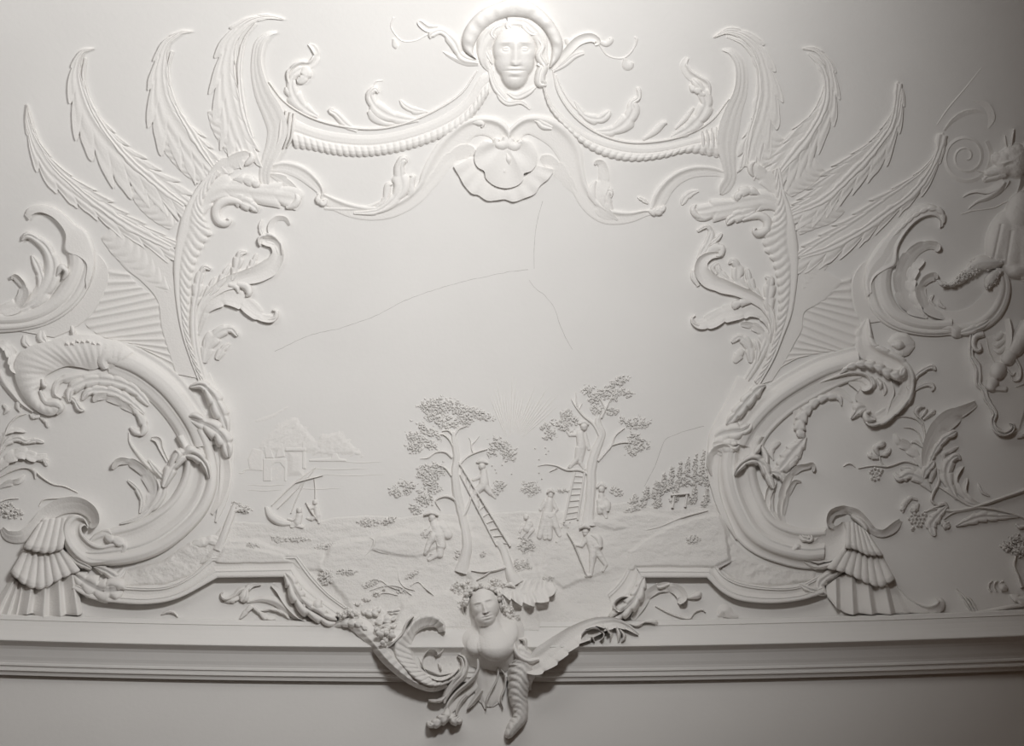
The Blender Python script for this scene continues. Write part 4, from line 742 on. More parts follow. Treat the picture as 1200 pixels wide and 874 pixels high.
mk(t, *K_, [('lobed_leaf', [(1125, 190, 8, 5), (1110, 145, 20, 8), (1050, 132, 24, 9), (970, 160, 30, 9), (905, 215, 38, 10), (865, 290, 42, 11), (860, 360, 36, 11), (885, 395, 10, 8)], 'dome', 8, dict(ld=.35, va=.5)),
    ('back_leaf', [(1190, 170, 8, 3), (1130, 110, 26, 4), (1040, 100, 34, 5), (940, 130, 36, 6), (850, 210, 30, 6), (825, 310, 10, 3)], 'slopeR', 0),
    ('leaf', [(900, 390, 10, 5), (860, 440, 50, 9), (800, 510, 62, 10), (750, 575, 46, 9), (700, 630, 16, 7)], 'mid', 5),
    ('leaf', [(690, 540, 8, 3), (675, 490, 22, 5), (710, 435, 20, 6), (735, 430, 6, 4)], 'dome', 2),
    ('leaf', [(945, 615, 12, 8), (940, 575, 22, 12), (905, 580, 20, 11), (850, 595, 24, 9), (790, 650, 26, 9), (755, 740, 28, 8), (735, 870, 22, 6), (760, 960, 10, 4)], 'slopeR', 3),
    ('leaf', [(868, 680, 10, 6), (830, 680, 18, 8), (790, 740, 18, 7), (765, 820, 16, 6), (752, 900, 8, 4)], 'slopeR', 2),
    ('leaf', [(650, 680, 16, 9), (680, 620, 26, 12), (740, 640, 30, 12), (760, 680, 12, 8)], 'mid', 3),
    ('leaf', [(780, 600, 14, 7), (820, 545, 26, 10), (850, 500, 10, 6)], 'dome', 2),
    ('leaf', [(660, 940, 16, 4), (650, 840, 22, 7), (665, 740, 24, 9), (700, 670, 14, 8)], 'trough', 2),
    ('leaf', [(690, 900, 10, 4), (680, 800, 14, 7), (690, 740, 8, 6)], 'dome', 0)])
mk(t, *L5, [('root', [(100, 0, 26, 5), (130, 110, 26, 7), (200, 190, 24, 8), (300, 225, 18, 8), (430, 222, 12, 7)], 'ridge', 0)])
# ------------------------------------------------------------------ bell tassels
def bell(label, at, tiers):
    t = Thing('fluted_bell', label, 'tassel', at)
    for nm, top, bot, n, h, amp in tiers:
        t.part(nm, band(top, bot, [(0, h*.55), (.4, h*.85), (.85, h*1.1), (.97, h), (1, h*.8)], ribs=n, ra=amp, rib_p=.45, scal=.05, tri=(.72 if nm in ('lower_skirt', 'right_skirt', 'left_skirt') else 0)))
    return t
b = bell('fluted bell tassel hanging from the left volute', (60, 670), [
    ('left_skirt', E(Z7, [(60, 330), (90, 360), (120, 380)]), E(Z7, [(-60, 520), (0, 548), (100, 525)]), 3, 4, 5),
    ('lower_skirt', E(Z7, [(110, 370), (200, 390), (270, 360), (340, 330), (390, 310)]), E(Z7, [(75, 540), (150, 525), (230, 545), (330, 535), (425, 528)]), 4, 5, 9),
    ('middle_skirt', E(Z7, [(120, 190), (180, 200), (240, 205), (320, 185)]), E(Z7, [(50, 312), (130, 378), (215, 395), (300, 350), (415, 300)]), 8, 13, 3.5),
    ('upper_skirt', E(Z7, [(195, 60), (230, 40), (290, 30), (345, 30)]), E(Z7, [(115, 185), (180, 205), (245, 212), (325, 190)]), 5, 17, 3)])
mk(b, *Z7, [('curl', [(210, 70, 8, 9), (222, 45, 16, 12), (238, 38, 10, 11)], 'dome', 0)])
b = bell('fluted bell tassel hanging from the right volute', (1010, 670), [
    ('right_skirt', E(L5, [(850, 560), (900, 560), (930, 580), (960, 640)]), E(L5, [(880, 765), (960, 760), (1060, 762), (1170, 755)]), 2, 5, 1),
    ('lower_skirt', E(L5, [(480, 580), (600, 510), (720, 545), (880, 560)]), E(L5, [(490, 660), (590, 755), (730, 765), (930, 765)]), 4, 5, 9),
    ('middle_skirt', E(L5, [(590, 330), (660, 350), (750, 375), (840, 385)]), E(L5, [(480, 470), (600, 500), (730, 560), (830, 590), (925, 540)]), 8, 14, 3.5),
    ('upper_skirt', E(L5, [(610, 170), (650, 170), (700, 200), (750, 240)]), E(L5, [(600, 340), (670, 352), (740, 385), (850, 390)]), 6, 17, 3)])
mk(b, *L5, [('tail_scroll', [(925, 590, 12, 5), (985, 665, 24, 6), (1060, 715, 30, 7), (1140, 735, 34, 9), (1200, 715, 34, 11), (1215, 680, 22, 11), (1190, 655, 8, 8)], lambda v, u: .45+.55*np.exp(-((v+.7)/.3)**2)+.3*u*(1-v*v), 0)])
# ------------------------------------------------------------------ stepped frame moulding under the landscape
FM = [(0, .5), (.03, 7), (.08, 8), (.1, 6.5), (.16, 7.5), (.2, 8.5), (.22, 7), (.45, 6), (.62, 8), (.66, 10), (.7, 12), (.74, 11), (.78, 12.5), (.9, 13), (.99, 12), (1, 4)]
t = Thing('frame_moulding', 'left stepped frame moulding between the left bell and the bust', 'moulding', (290, 670))
t.part('curved_run', band([(92, 672), (118, 682), (146, 686), (195, 686), (224, 673), (247.5, 652)], [(84, 690), (108, 702), (133, 706), (172, 708), (206, 702), (255, 677)], FM))
t.part('straight_run', band([(247.5, 652), (298, 650.5), (348, 648.6)], [(255, 677), (298, 676.5), (338, 676)], FM))
t.part('falling_run', band([(348, 648.6), (358, 662), (367, 674), (385, 694), (410, 713)], [(338, 676), (343, 686), (352, 696), (366, 706), (392, 724)], FM))
t.part('wrapping_leaf', leaf(EW(Z7, [(370, 310, 16, 10), (440, 360, 60, 14), (520, 400, 66, 16), (590, 400, 60, 17), (630, 400, 40, 13)]), prof='mid', lobes=4, ld=.3, va=.4), leaf(EW(Z7, [(530, 400, 10, 14), (560, 365, 26, 18), (620, 375, 34, 18), (640, 395, 10, 12)]), prof='dome'))
t.part('wrapping_leaf', leaf(EW(Z7, [(480, 275, 12, 8), (540, 300, 30, 11), (600, 330, 30, 10), (640, 290, 14, 6)]), prof='mid', lobes=3))
t = Thing('frame_moulding', 'right stepped frame moulding between the bust and the right bell', 'moulding', (800, 670))
t.part('straight_run', band([(739, 653), (790, 653), (836, 654)], [(753, 677), (790, 677), (828.5, 677)], FM))
t.part('curved_run', band([(836, 654), (845, 669), (863, 680), (900, 687), (935, 686), (959, 674)], [(828.5, 677), (845, 693), (863, 702.5), (900, 707), (940, 703), (966, 695)], FM))
t.part('falling_run', band([(737, 653), (733, 668), (725, 681), (712, 694)], [(753, 677), (749, 690), (738, 706), (722, 722)], FM))
t.part('end_leaf', leaf(EW(L5, [(310, 570, 12, 9), (370, 600, 30, 14), (430, 620, 28, 13), (480, 635, 10, 8)]), prof='mid', lobes=3), leaf(EW(L5, [(480, 640, 20, 6), (440, 570, 40, 10), (520, 500, 40, 9), (590, 480, 14, 6)]), prof='mid', lobes=2))
# ------------------------------------------------------------------ landscape relief in the panel
def sstep(a, b, x):
    t = np.clip((x-a)/(b-a), 0, 1); return t*t*(3-2*t)
GR = [(232, 662), (240, 640), (258, 618), (275, 610), (300, 612), (345, 616), (392, 606), (430, 603), (470, 606), (505, 600), (540, 603), (575, 601), (610, 598), (650, 600), (690, 594), (735, 587), (780, 597), (815, 594), (838, 588), (850, 620), (856, 655), (838, 664), (745, 664), (738, 685), (722, 712), (700, 742), (600, 750), (500, 745), (440, 735), (405, 716), (372, 688), (342, 660), (250, 662)]
HILLS = [([(385, 637), (403, 631), (433, 627), (464, 619), (501, 610), (530, 612), (560, 625), (590, 650), (620, 690), (640, 745), (420, 745), (400, 700), (372, 668)], 2.6, 5),
         ([(236, 660), (250, 640), (268, 630), (300, 632), (340, 645), (380, 642), (380, 670), (300, 670)], 2.2, 4),
         ([(434, 645), (437, 632), (446, 626), (470, 622), (505, 618), (515, 640), (490, 655), (455, 650)], 1.8, 3),
         ([(640, 640), (665, 618), (700, 604), (760, 598), (800, 606), (850, 600), (860, 670), (720, 670), (660, 690), (630, 670)], 1.8, 4),
         ([(735, 645), (770, 622), (815, 604), (860, 600), (860, 670), (735, 670)], 1.6, 3),
         ([(470, 705), (520, 690), (560, 690), (610, 685), (650, 700), (700, 720), (700, 750), (450, 750)], 3.0, 6),
         ([(655, 612), (680, 606), (700, 606), (725, 612), (745, 618), (720, 622), (690, 616), (665, 622)], 1.6, 4),
         ([(540, 665), (600, 655), (640, 668), (655, 690), (640, 715), (560, 712)], 2.6, 7),
         ([(620, 640), (630, 660), (640, 690), (625, 700), (600, 680)], 2.0, 4),
         ([(255, 652), (262, 640), (285, 637), (330, 648), (345, 660), (250, 662)], 1.5, 3)]
def ground(X, Y):
    d = inside(X, Y, GR); wob = 2.2*fbm(X/14, Y/9, 3, 3)
    h = -1.5+3.0*sstep(-1.5, 2.5, d+wob*.4)
    h = h+sstep(600, 740, Y)*4.5
    for i, (poly, a, s) in enumerate(HILLS):
        di = inside(X, Y, poly)+2.5*fbm(X/18, Y/12, 2, 20+i); h = h+1.7*a*sstep(-.8, s*1.3, di)
    h = h+sstep(0, 8, d)*(1.3*fbm(X/22+Y/40, Y/7, 4, 5)+.5*fbm(X/5, Y/3.2, 3, 9))
    return np.where(d > -4, h, -1.5)
def gh(x, y): return float(max(0, ground(np.array([[float(x)]]), np.array([[float(y)]]))[0, 0]))
single('relief_ground', 'rolling rough ground at the foot of the landscape relief', 'relief', (560, 660), field(228, 582, 862, 752, .9, ground), mat=M_RG)
def patch(poly, seed):
    def fn(X, Y):
        d = inside(X, Y, poly); return np.where(d > -4, -1.5+3.2*sstep(-1.5, 4, d+1.2*fbm(X/9, Y/7, 3, seed))+sstep(0, 6, d)*(2.6*fbm(X/10, Y/8, 4, seed+3)+.8), -1.5)
    return fn
single('rough_ground', 'rough plaster scree between the left great scroll and its frame moulding', 'relief', (190, 670), field(105, 620, 262, 700, .9, patch([(112, 690), (140, 668), (190, 656), (222, 634), (246, 640), (250, 655), (226, 674), (195, 686), (146, 688)], 31)), mat=M_RG)
single('rough_ground', 'rough plaster scree between the right great scroll and its frame moulding', 'relief', (890, 670), field(834, 600, 972, 700, .9, patch([(846, 612), (858, 630), (880, 652), (915, 664), (958, 668), (955, 682), (900, 689), (862, 682), (845, 668), (838, 645)], 37)), mat=M_RG)
def poly_relief(polys, pad=3, step=.6, rough=.15, edge=1.2):
    xs = [p[0] for q in polys for p in q[0]]; ys = [p[1] for q in polys for p in q[0]]
    def fn(X, Y):
        h = np.full(X.shape, -1.5)
        for q in polys:
            d = inside(X, Y, q[0]); hh = q[1]*sstep(-.3, q[2] if len(q) > 2 else edge, d)+rough*fbm(X/4, Y/3, 2, 2)*(d > 0)
            if len(q) > 3: hh = hh+q[3](X, Y)*(d > 0)
            h = np.where(d > -.4, np.maximum(h, hh-.25), h)
        return h
    return field(min(xs)-pad, min(ys)-pad, max(xs)+pad, max(ys)+pad, step, fn, cut=-1.2)
t = Thing('mountain', 'faint low relief mountain behind the fortified town', 'mountain', (340, 510))
t.part('peak', poly_relief([([(296, 534), (312, 505), (330, 492), (346, 484), (362, 500), (372, 512), (384, 534)], 1.4, 10, lambda X, Y: .8*fbm((X-Y)/9, (X+Y)/5, 3, 4))]))
t.part('peak', poly_relief([([(362, 536), (374, 506), (386, 505), (398, 502), (412, 516), (431, 536)], 1.3, 8, lambda X, Y: .8*fbm((X-Y)/8, (X+Y)/5, 3, 6))]))
t.part('ridge', poly_relief([([(296, 492), (318, 484), (340, 473), (338, 479), (318, 492), (300, 497)], .6, 3)]))
t = Thing('fortified_town', 'small low relief castle with round tower and arched gate', 'castle', (335, 545))
t.part('wall', poly_relief([([(308, 537), (336, 537), (336, 564), (308, 564)], 1.3, 1, lambda X, Y: -1.0*(inside(X, Y, [(318, 564), (318, 548), (322, 542), (328, 542), (333, 548), (333, 564)]) > 0))]))
t.part('round_tower', poly_relief([([(335, 527), (358, 527), (358, 560), (335, 560)], 2.2, 9), ([(334, 524), (359, 524), (359, 529), (334, 529)], 2.6, 1)]))
t.part('turret', poly_relief([([(353, 516), (359, 516), (359, 550), (353, 550)], 1.8, 2)]))
t.part('house', poly_relief([([(308, 521), (318, 525), (321, 537), (311, 537)], 1.5, 1)])); t.part('house', poly_relief([([(322, 537), (326, 522), (332, 519), (334, 535)], 1.6, 1)]))
t.part('house', poly_relief([([(332, 527), (337, 513), (345, 519), (346, 527)], 1.4, 1)])); t.part('house', poly_relief([([(290, 538), (296, 525), (308, 527), (308, 552), (292, 550)], 1.0, 1)]))
t.part('house', poly_relief([([(388, 536), (389, 530), (395, 531), (398, 537), (406, 538), (406, 541), (362, 541), (362, 538)], 1.3, 1)]))
t.part('quay', tube([(280, 554, .6), (285, 554, .8), (286, 551, .8), (308, 551, .7)], .7))
for k, (x0, x1, y) in enumerate([(362, 430, 549), (375, 450, 556), (290, 335, 568), (345, 400, 572), (400, 448, 541), (290, 330, 574)]):
    single('water_ripple', 'faint ripple line on the calm water beside the castle', 'ripple', ((x0+x1)/2, y), leaf([(x0, y, .2, .4), ((x0+x1)/2, y+.8, .7, .7), (x1, y-.3, .2, .4)], prof='round', nv=5), group='water ripples near the castle')
# sun rays
t = Thing('sun_rays', 'fan of faint straight sunrays between the two trees', 'sun rays', (600, 500))
rs = random.Random(4)
for k in range(22):
    a = math.radians(-22+k*3.35); r0 = 12+rs.random()*14; r1 = 62+rs.random()*26
    if 9 < k < 13: r1 *= .8
    t.part('ray', leaf([(598+math.sin(a)*r0, 525-math.cos(a)*r0, .25, .5), (598+math.sin(a)*(r0+r1)/2, 525-math.cos(a)*(r0+r1)/2, .7, .9), (598+math.sin(a)*r1, 525-math.cos(a)*r1, .2, .4)], prof='round', nv=5, step=3))
# vegetation chips
def ico1():
    import bmesh
    bm = bmesh.new(); bmesh.ops.create_icosphere(bm, subdivisions=1, radius=1.0)
    v = np.array([x.co[:] for x in bm.verts]); f = np.array([[q.index for q in p.verts] for p in bm.faces]); bm.free(); return v, f
ICO1 = ico1()
def frame_at(x, y):
    p = P(x, y, 0); px_ = P(x+1, y, 0)-p; py_ = P(x, y+1, 0)-p
    a = px_/np.linalg.norm(px_); n = np.cross(py_, px_); n = n/np.linalg.norm(n); b = np.cross(n, a); return a, b, n
def chips(clumps, rnd, size=2.0, hmax=5.0, dens=.16, g=None, hbase=.5):
    g = g or G(); v, f = ICO1
    for cx, cy, rx, ry, ang in clumps:
        a, b, n = frame_at(cx, cy); n = n if np.dot(n, np.array([0, 0, CZ])-P(cx, cy, 0)) > 0 or True else n
        k = max(6, int(rx*ry*math.pi*dens)); ca, sa = math.cos(math.radians(ang)), math.sin(math.radians(ang))
        xs = []; 
        for _ in range(k):
            r = rnd.random()**.6; th = rnd.random()*2*math.pi; r *= 1+.18*math.sin(5*th+cx)
            ex, ey = r*rx*math.cos(th), r*ry*math.sin(th)
            xs.append((cx+ex*ca-ey*sa, cy+ex*sa+ey*ca, hbase+hmax*math.sqrt(max(0, 1-r*r))*(.45+.55*rnd.random())))
        C = P([q[0] for q in xs], [q[1] for q in xs], [q[2] for q in xs])
        for i in range(k):
            s = size*U*(.6+.7*rnd.random()); th = rnd.random()*math.pi
            d1 = a*math.cos(th)+b*math.sin(th); d2 = -a*math.sin(th)+b*math.cos(th); tl = (rnd.random()-.5)*.9
            d3 = n*math.cos(tl)+d2*math.sin(tl)
            g.add(C[i]+s*(v[:, :1]*d1*1.0+v[:, 1:2]*d2*.5+v[:, 2:]*d3*.42), f)
    return g
def tree(label, at, trunk, branches, clumps, base, s, seed):
    t = Thing('relief_tree', label, 'tree', at); rnd = random.Random(seed)
    q = lambda pts: [(base[0]+p[0]/s, base[1]+p[1]/s, p[2]/s, p[3]*.75+gh(base[0]+p[0]/s, base[1]+p[1]/s)) for p in pts]
    t.part('trunk', leaf(q(trunk), prof='round', stri=.5, nstri=3, wob=.06))
    for b in branches: t.part('branch', leaf(q(b), prof='round', nv=7))
    for c in clumps:
        t.part('foliage', chips([(base[0]+c[0]/s, base[1]+c[1]/s, c[2]/s, c[3]/s, c[4])], rnd, 2.0, 2.6, .22, hbase=0), mat=M_RG)
    return t
Z3 = (430, 440); Z4 = (600, 440)
tree('left relief tree with the long ladder leaning on it', (540, 600),
     [(600, 1260, 60, 8), (625, 1180, 46, 9), (640, 1080, 38, 9), (625, 980, 32, 9), (600, 860, 30, 8), (572, 740, 28, 8), (562, 620, 26, 7), (572, 520, 22, 6), (560, 430, 20, 6), (550, 360, 12, 5)],
     [[(545, 525, 9, 5), (500, 488, 8, 5), (440, 490, 7, 4), (390, 525, 5, 3), (340, 532, 2, 2)], [(550, 450, 8, 5), (520, 400, 7, 5), (480, 375, 5, 4), (450, 385, 2, 3)],
      [(600, 850, 12, 8), (560, 790, 11, 7), (500, 770, 9, 6), (440, 800, 5, 5), (470, 860, 2, 3)], [(540, 640, 8, 5), (500, 590, 7, 5), (450, 570, 4, 4)],
      [(590, 570, 9, 6), (640, 520, 7, 5), (700, 490, 6, 5), (770, 470, 4, 4)], [(680, 495, 6, 5), (668, 450, 5, 4), (700, 410, 4, 3), (720, 385, 2, 2)], [(668, 450, 4, 4), (660, 410, 3, 3), (650, 395, 1, 2)],
      [(555, 390, 9, 5), (590, 340, 7, 5), (640, 320, 4, 4)], [(550, 380, 8, 5), (520, 350, 7, 5), (480, 355, 4, 4)], [(610, 900, 20, 8), (640, 850, 12, 6), (660, 800, 8, 5), (665, 760, 3, 3)]],
     [(390, 190, 65, 45, 0), (470, 190, 70, 60, -10), (560, 200, 80, 50, 20), (640, 250, 70, 60, 10), (730, 250, 100, 32, 22), (430, 270, 70, 45, 20), (520, 300, 80, 45, 0), (620, 300, 60, 35, -20), (390, 350, 110, 32, 30), (310, 400, 65, 50, 20), (300, 460, 60, 45, -10), (400, 440, 60, 30, 30), (370, 620, 60, 60, 0), (440, 610, 60, 70, 20), (410, 700, 70, 50, 30), (260, 710, 80, 45, 10), (180, 750, 55, 30, 30), (370, 790, 65, 50, 20), (310, 850, 50, 35, 30), (840, 440, 70, 50, 30), (910, 500, 50, 55, 30), (800, 490, 40, 30, 0), (850, 700, 40, 40, 0), (810, 740, 40, 30, 40)], Z3, 5.4545, 11)
tree('right relief tree with a figure standing on its branch', (690, 560),
     [(490, 960, 62, 6), (490, 900, 42, 7), (500, 820, 34, 7), (505, 700, 32, 7), (508, 600, 33, 7), (530, 500, 32, 7), (560, 420, 26, 6), (575, 370, 24, 6), (548, 300, 22, 6), (560, 250, 18, 5)],
     [[(570, 400, 14, 6), (520, 310, 10, 5), (460, 260, 8, 5), (425, 220, 7, 5), (395, 180, 4, 4), (378, 148, 2, 3)], [(428, 222, 5, 5), (412, 170, 5, 4), (408, 108, 2, 3)], [(428, 218, 4, 4), (448, 180, 2, 3)],
      [(570, 270, 12, 5), (600, 210, 8, 5), (630, 150, 6, 4), (665, 85, 2, 3)], [(595, 215, 6, 5), (570, 160, 5, 4), (540, 125, 2, 3)],
      [(550, 545, 12, 5), (600, 490, 9, 5), (640, 440, 8, 5), (660, 385, 6, 5), (720, 335, 3, 4)], [(635, 445, 7, 5), (700, 428, 6, 5), (765, 430, 3, 4)],
      [(500, 640, 12, 6), (440, 605, 9, 5), (350, 602, 8, 5), (280, 575, 6, 4), (220, 568, 4, 3), (165, 578, 2, 2)], [(350, 600, 6, 4), (370, 570, 5, 4), (420, 560, 3, 3)], [(290, 590, 4, 4), (240, 615, 2, 3)]],
     [(490, 100, 45, 45, 0), (530, 150, 45, 45, 0), (590, 110, 50, 45, -30), (660, 60, 60, 35, -35), (700, 30, 60, 30, -30), (720, 110, 60, 30, 20), (650, 130, 40, 40, 0), (550, 220, 50, 30, 0), (640, 230, 55, 30, 10), (350, 260, 50, 45, 40), (320, 320, 90, 32, 25), (240, 380, 50, 35, -20), (210, 330, 35, 30, 0), (390, 290, 40, 35, 0), (740, 300, 70, 30, 25), (820, 300, 65, 42, 0), (780, 400, 50, 40, 20), (830, 440, 60, 45, 0), (750, 470, 40, 40, 0), (790, 500, 30, 20, 0)], Z4, 5.4545, 12)
FR = ball_mesh('fruit', M_ST)
rnd = random.Random(5)
for i, (x, y) in enumerate([(1075, 465), (1140, 460), (1145, 500), (1160, 480), (1100, 535), (925, 628), (1100, 622), (1118, 660), (865, 570), (800, 575), (820, 600), (828, 620), (835, 675)]+[(600+0, 0)]*0):
    o = bpy.data.objects.new('falling_fruit', FR); COL.objects.link(o); o.location = P(430+x/5.4545, 440+y/5.4545, .7); o.scale = (1.15*U,)*3
    tag(o, 'tiny round fruit dropping between the two relief trees', 'fruit', 'fruits falling between the trees')
for x, y in [(640, 680), (641, 628), (652, 635), (657, 625), (614, 656), (618, 635), (608, 630), (661, 614), (668, 612), (666, 618), (658, 618)][1:]:
    o = bpy.data.objects.new('fallen_fruit', FR); COL.objects.link(o); o.location = P(x, y, gh(x, y)+.6); o.scale = (1.2*U,)*3
    tag(o, 'tiny round fruit lying on the ground at the basket carrier\'s feet', 'fruit', 'fruits on the ground')
# ladders
def ladder(label, at, r1, r2, n, w, h):
    t = Thing('ladder', label, 'ladder', at)
    t.part('rail', leaf([(*r1[0], w, h+gh(*r1[0])), (*r1[1], w, h+gh(*r1[1]))], prof='flat', nv=5)); t.part('rail', leaf([(*r2[0], w, h+.6+gh(*r2[0])), (*r2[1], w, h+.6+gh(*r2[1]))], prof='flat', nv=5))
    for k in range(n):
        f = (k+.6)/n; a = [r1[0][i]+(r1[1][i]-r1[0][i])*f for i in (0, 1)]; b = [r2[0][i]+(r2[1][i]-r2[0][i])*f for i in (0, 1)]
        t.part('rung', leaf([(*a, w*.8, h*.7+gh(*a)), (*b, w*.8, h*.7+gh(*b))], prof='round', nv=5))
ladder('long leaning ladder on the left relief tree', (570, 600), ((539.5, 556), (582, 639)), ((537.5, 541), (598, 640)), 11, 1.2, 4)
ladder('short upright ladder on the right relief tree', (672, 580), ((673.5, 553), (661, 612)), ((685, 554), (677, 609)), 8, 1.4, 3.2)
# figures
def person(label, at, scale_pts, base, s, x0, y0, x1, y1, extra=None, hb=0.0, cat='person'):
    t = Thing('person', label, cat, at)
    q = [(base[0]+a[0]/s, base[1]+a[1]/s, a[2]/s, base[0]+a[3]/s, base[1]+a[4]/s, a[5]/s, a[6] if len(a) > 6 else 1.0) for a in scale_pts]
    def fn(X, Y): return smax([seg(X, Y, *p[:6], hs=p[6]*1.15, base=.6) for p in q], 2.5)+.3*fbm(X/2, Y/2, 2, 8)+np.clip(ground(X, Y), 0, None)
    t.part('body', field(x0, y0, x1, y1, .35, fn, cut=-.6, low=-1.5))
    for nm, pts, pr in (extra or []):
        t.part(nm, leaf([(base[0]+p[0]/s, base[1]+p[1]/s, p[2]/s, p[3]*.8+gh(base[0]+p[0]/s, base[1]+p[1]/s)) for p in pts], prof=pr, nv=9))
    return t
person('relief figure in a hat climbing the left tree ladder', (565, 560), [(735, 578, 22, 735, 580, 22, 1.4), (745, 610, 20, 748, 685, 31, 1), (735, 640, 16, 680, 665, 10, 1), (745, 700, 30, 700, 740, 22, 1), (700, 740, 20, 670, 780, 12, 1), (750, 700, 26, 790, 750, 16, 1), (790, 750, 14, 820, 780, 8, 1), (690, 775, 14, 705, 830, 16, 1)], Z3, 5.4545, 548, 535, 588, 600,
       [('hat', [(700, 556, 6, 5), (735, 545, 18, 7), (775, 560, 6, 5)], 'dome')], hb=.8)
Z5 = (630, 480)
person('relief figure standing high in the right tree picking fruit', (682, 525), [(238, 86, 20, 238, 90, 18, 1.4), (218, 125, 22, 225, 190, 24, 1), (210, 125, 12, 165, 130, 8, 1), (165, 130, 8, 150, 110, 6, 1), (240, 130, 13, 262, 200, 9, .9), (215, 200, 22, 205, 250, 15, 1), (205, 250, 14, 165, 295, 8, 1), (228, 200, 20, 218, 270, 12, 1), (218, 270, 11, 240, 304, 8, 1)], Z5, 4.37, 660, 494, 700, 556,
       [('hat', [(215, 72, 4, 6), (240, 62, 12, 7), (262, 76, 5, 6)], 'dome')], hb=.8)
person('relief woman in a full skirt carrying a round basket', (643, 600), [(67, 432, 14, 67, 438, 14, 1.4), (62, 465, 20, 55, 520, 24, 1), (75, 470, 12, 98, 510, 9, 1), (98, 510, 9, 75, 540, 8, 1), (40, 470, 12, 15, 510, 9, 1), (50, 530, 26, 10, 650, 14, .9), (55, 540, 24, 62, 655, 14, .9), (70, 540, 22, 112, 640, 12, .9), (52, 540, 20, 38, 655, 12, .9)], Z5, 4.37, 624, 570, 664, 636,
       [('basket', [(45, 540, 8, 7), (62, 545, 22, 9), (82, 545, 10, 7)], 'dome'), ('hat', [(48, 425, 4, 7), (66, 412, 12, 9), (86, 425, 4, 7)], 'dome')], hb=1.5)
person('relief child crouching left of the woman with the basket', (615, 610), [(90, 248, 17, 90, 252, 16, 1.3), (108, 284, 20, 96, 325, 24, 1), (70, 300, 9, 50, 345, 7, 1), (120, 300, 14, 60, 380, 9, 1), (130, 330, 16, 90, 385, 10, 1)], (600, 560), 5.4545, 606, 598, 632, 636, hb=1.5)
person('relief boy in a cap walking with a long staff', (692, 640), [(245, 625, 17, 245, 632, 15, 1.4), (272, 650, 22, 300, 700, 28, 1), (262, 655, 20, 285, 720, 24, 1), (250, 660, 14, 228, 695, 11, 1), (228, 695, 10, 188, 690, 7, 1), (288, 720, 24, 280, 775, 17, 1), (280, 775, 15, 272, 845, 10, 1), (272, 845, 9, 248, 852, 7, 1), (305, 725, 18, 350, 795, 10, 1), (350, 795, 9, 335, 825, 6, 1)], Z5, 4.37, 668, 614, 718, 682,
       [('cap', [(215, 608, 5, 9), (240, 594, 16, 11), (268, 606, 8, 9)], 'dome'), ('staff', [(152, 630, 4, 6), (185, 685, 5, 8), (218, 765, 5, 8), (252, 850, 4, 6)], 'round'), ('pack', [(275, 640, 14, 9), (310, 660, 22, 11), (322, 705, 16, 9)], 'dome')], hb=3.0)
person('relief figure holding a pot of flowers right of the right tree', (707, 590), [(328, 405, 17, 328, 410, 16, 1.4), (326, 436, 15, 335, 500, 21, 1), (340, 460, 14, 365, 480, 10, 1), (335, 500, 22, 352, 550, 8, 1), (320, 470, 18, 320, 520, 16, 1)], Z5, 4.37, 694, 562, 724, 612,
       [('pot', [(335, 470, 18, 6), (355, 490, 22, 8), (358, 520, 12, 6)], 'dome'), ('hat', [(302, 400, 4, 5), (325, 382, 14, 7), (352, 398, 5, 5)], 'dome')], hb=1.2)
person('relief seated woman in a wide hat gathering flowers left of the left tree', (510, 625), [(580, 252, 22, 580, 260, 20, 1.4), (595, 285, 26, 610, 350, 36, 1), (640, 300, 30, 680, 360, 32, .8), (575, 320, 16, 535, 360, 10, 1), (620, 350, 34, 640, 430, 30, 1), (635, 420, 26, 630, 490, 22, 1), (630, 480, 20, 560, 520, 12, 1), (600, 360, 30, 560, 420, 18, 1), (560, 420, 18, 540, 480, 14, 1)], (400, 560), 5.4545, 490, 598, 534, 664,
       [('hat', [(528, 236, 6, 8), (570, 222, 14, 11), (622, 238, 6, 8)], 'dome')], hb=2.0)
person('relief fisherman crouching in the boat below the castle', (350, 600), [(400, 626, 13, 400, 630, 13, 1.4), (400, 652, 15, 392, 684, 17, 1), (390, 655, 8, 370, 672, 6, 1), (370, 672, 6, 348, 668, 5, 1), (392, 690, 13, 364, 700, 9, 1), (392, 695, 12, 415, 705, 8, 1)], (250, 440), 3.973, 334, 594, 360, 620, hb=.8)
person('relief fisherman leaning on the mast, right of the crouching one', (368, 600), [(473, 588, 11, 473, 591, 11, 1.4), (478, 612, 11, 484, 648, 14, 1), (474, 612, 8, 452, 618, 6, 1), (452, 618, 6, 432, 600, 4, 1), (484, 652, 12, 458, 668, 9, 1), (458, 668, 8, 438, 664, 6, 1), (486, 655, 11, 492, 684, 7, 1)], (250, 440), 3.973, 354, 584, 382, 616, hb=.8)
t = Thing('fishing_boat', 'small relief boat with crossed poles and a slung net', 'boat', (335, 600))
zb = lambda p: [(250+a/3.973, 440+b/3.973, w/3.973, h) for a, b, w, h in p]
t.part('hull', leaf(zb([(245, 610, 6, 3), (265, 650, 18, 6), (310, 680, 20, 6), (360, 690, 10, 3)]), prof='dome', stri=.4))
for q in [[(272, 605, 3, 3), (375, 505, 4, 4), (475, 428, 3, 3)], [(300, 618, 3, 3), (360, 560, 3.5, 4), (415, 500, 3, 3)], [(362, 640, 3, 3), (390, 570, 3.5, 4), (425, 495, 3, 3)], [(378, 500, 3, 4), (440, 482, 3.5, 4), (510, 465, 2, 3)], [(470, 480, 2, 3), (474, 530, 2, 3), (474, 580, 2, 3)], [(430, 590, 2, 4), (460, 640, 3, 5), (495, 685, 2, 4)]]:
    t.part('pole', leaf(zb(q), prof='round', nv=5))
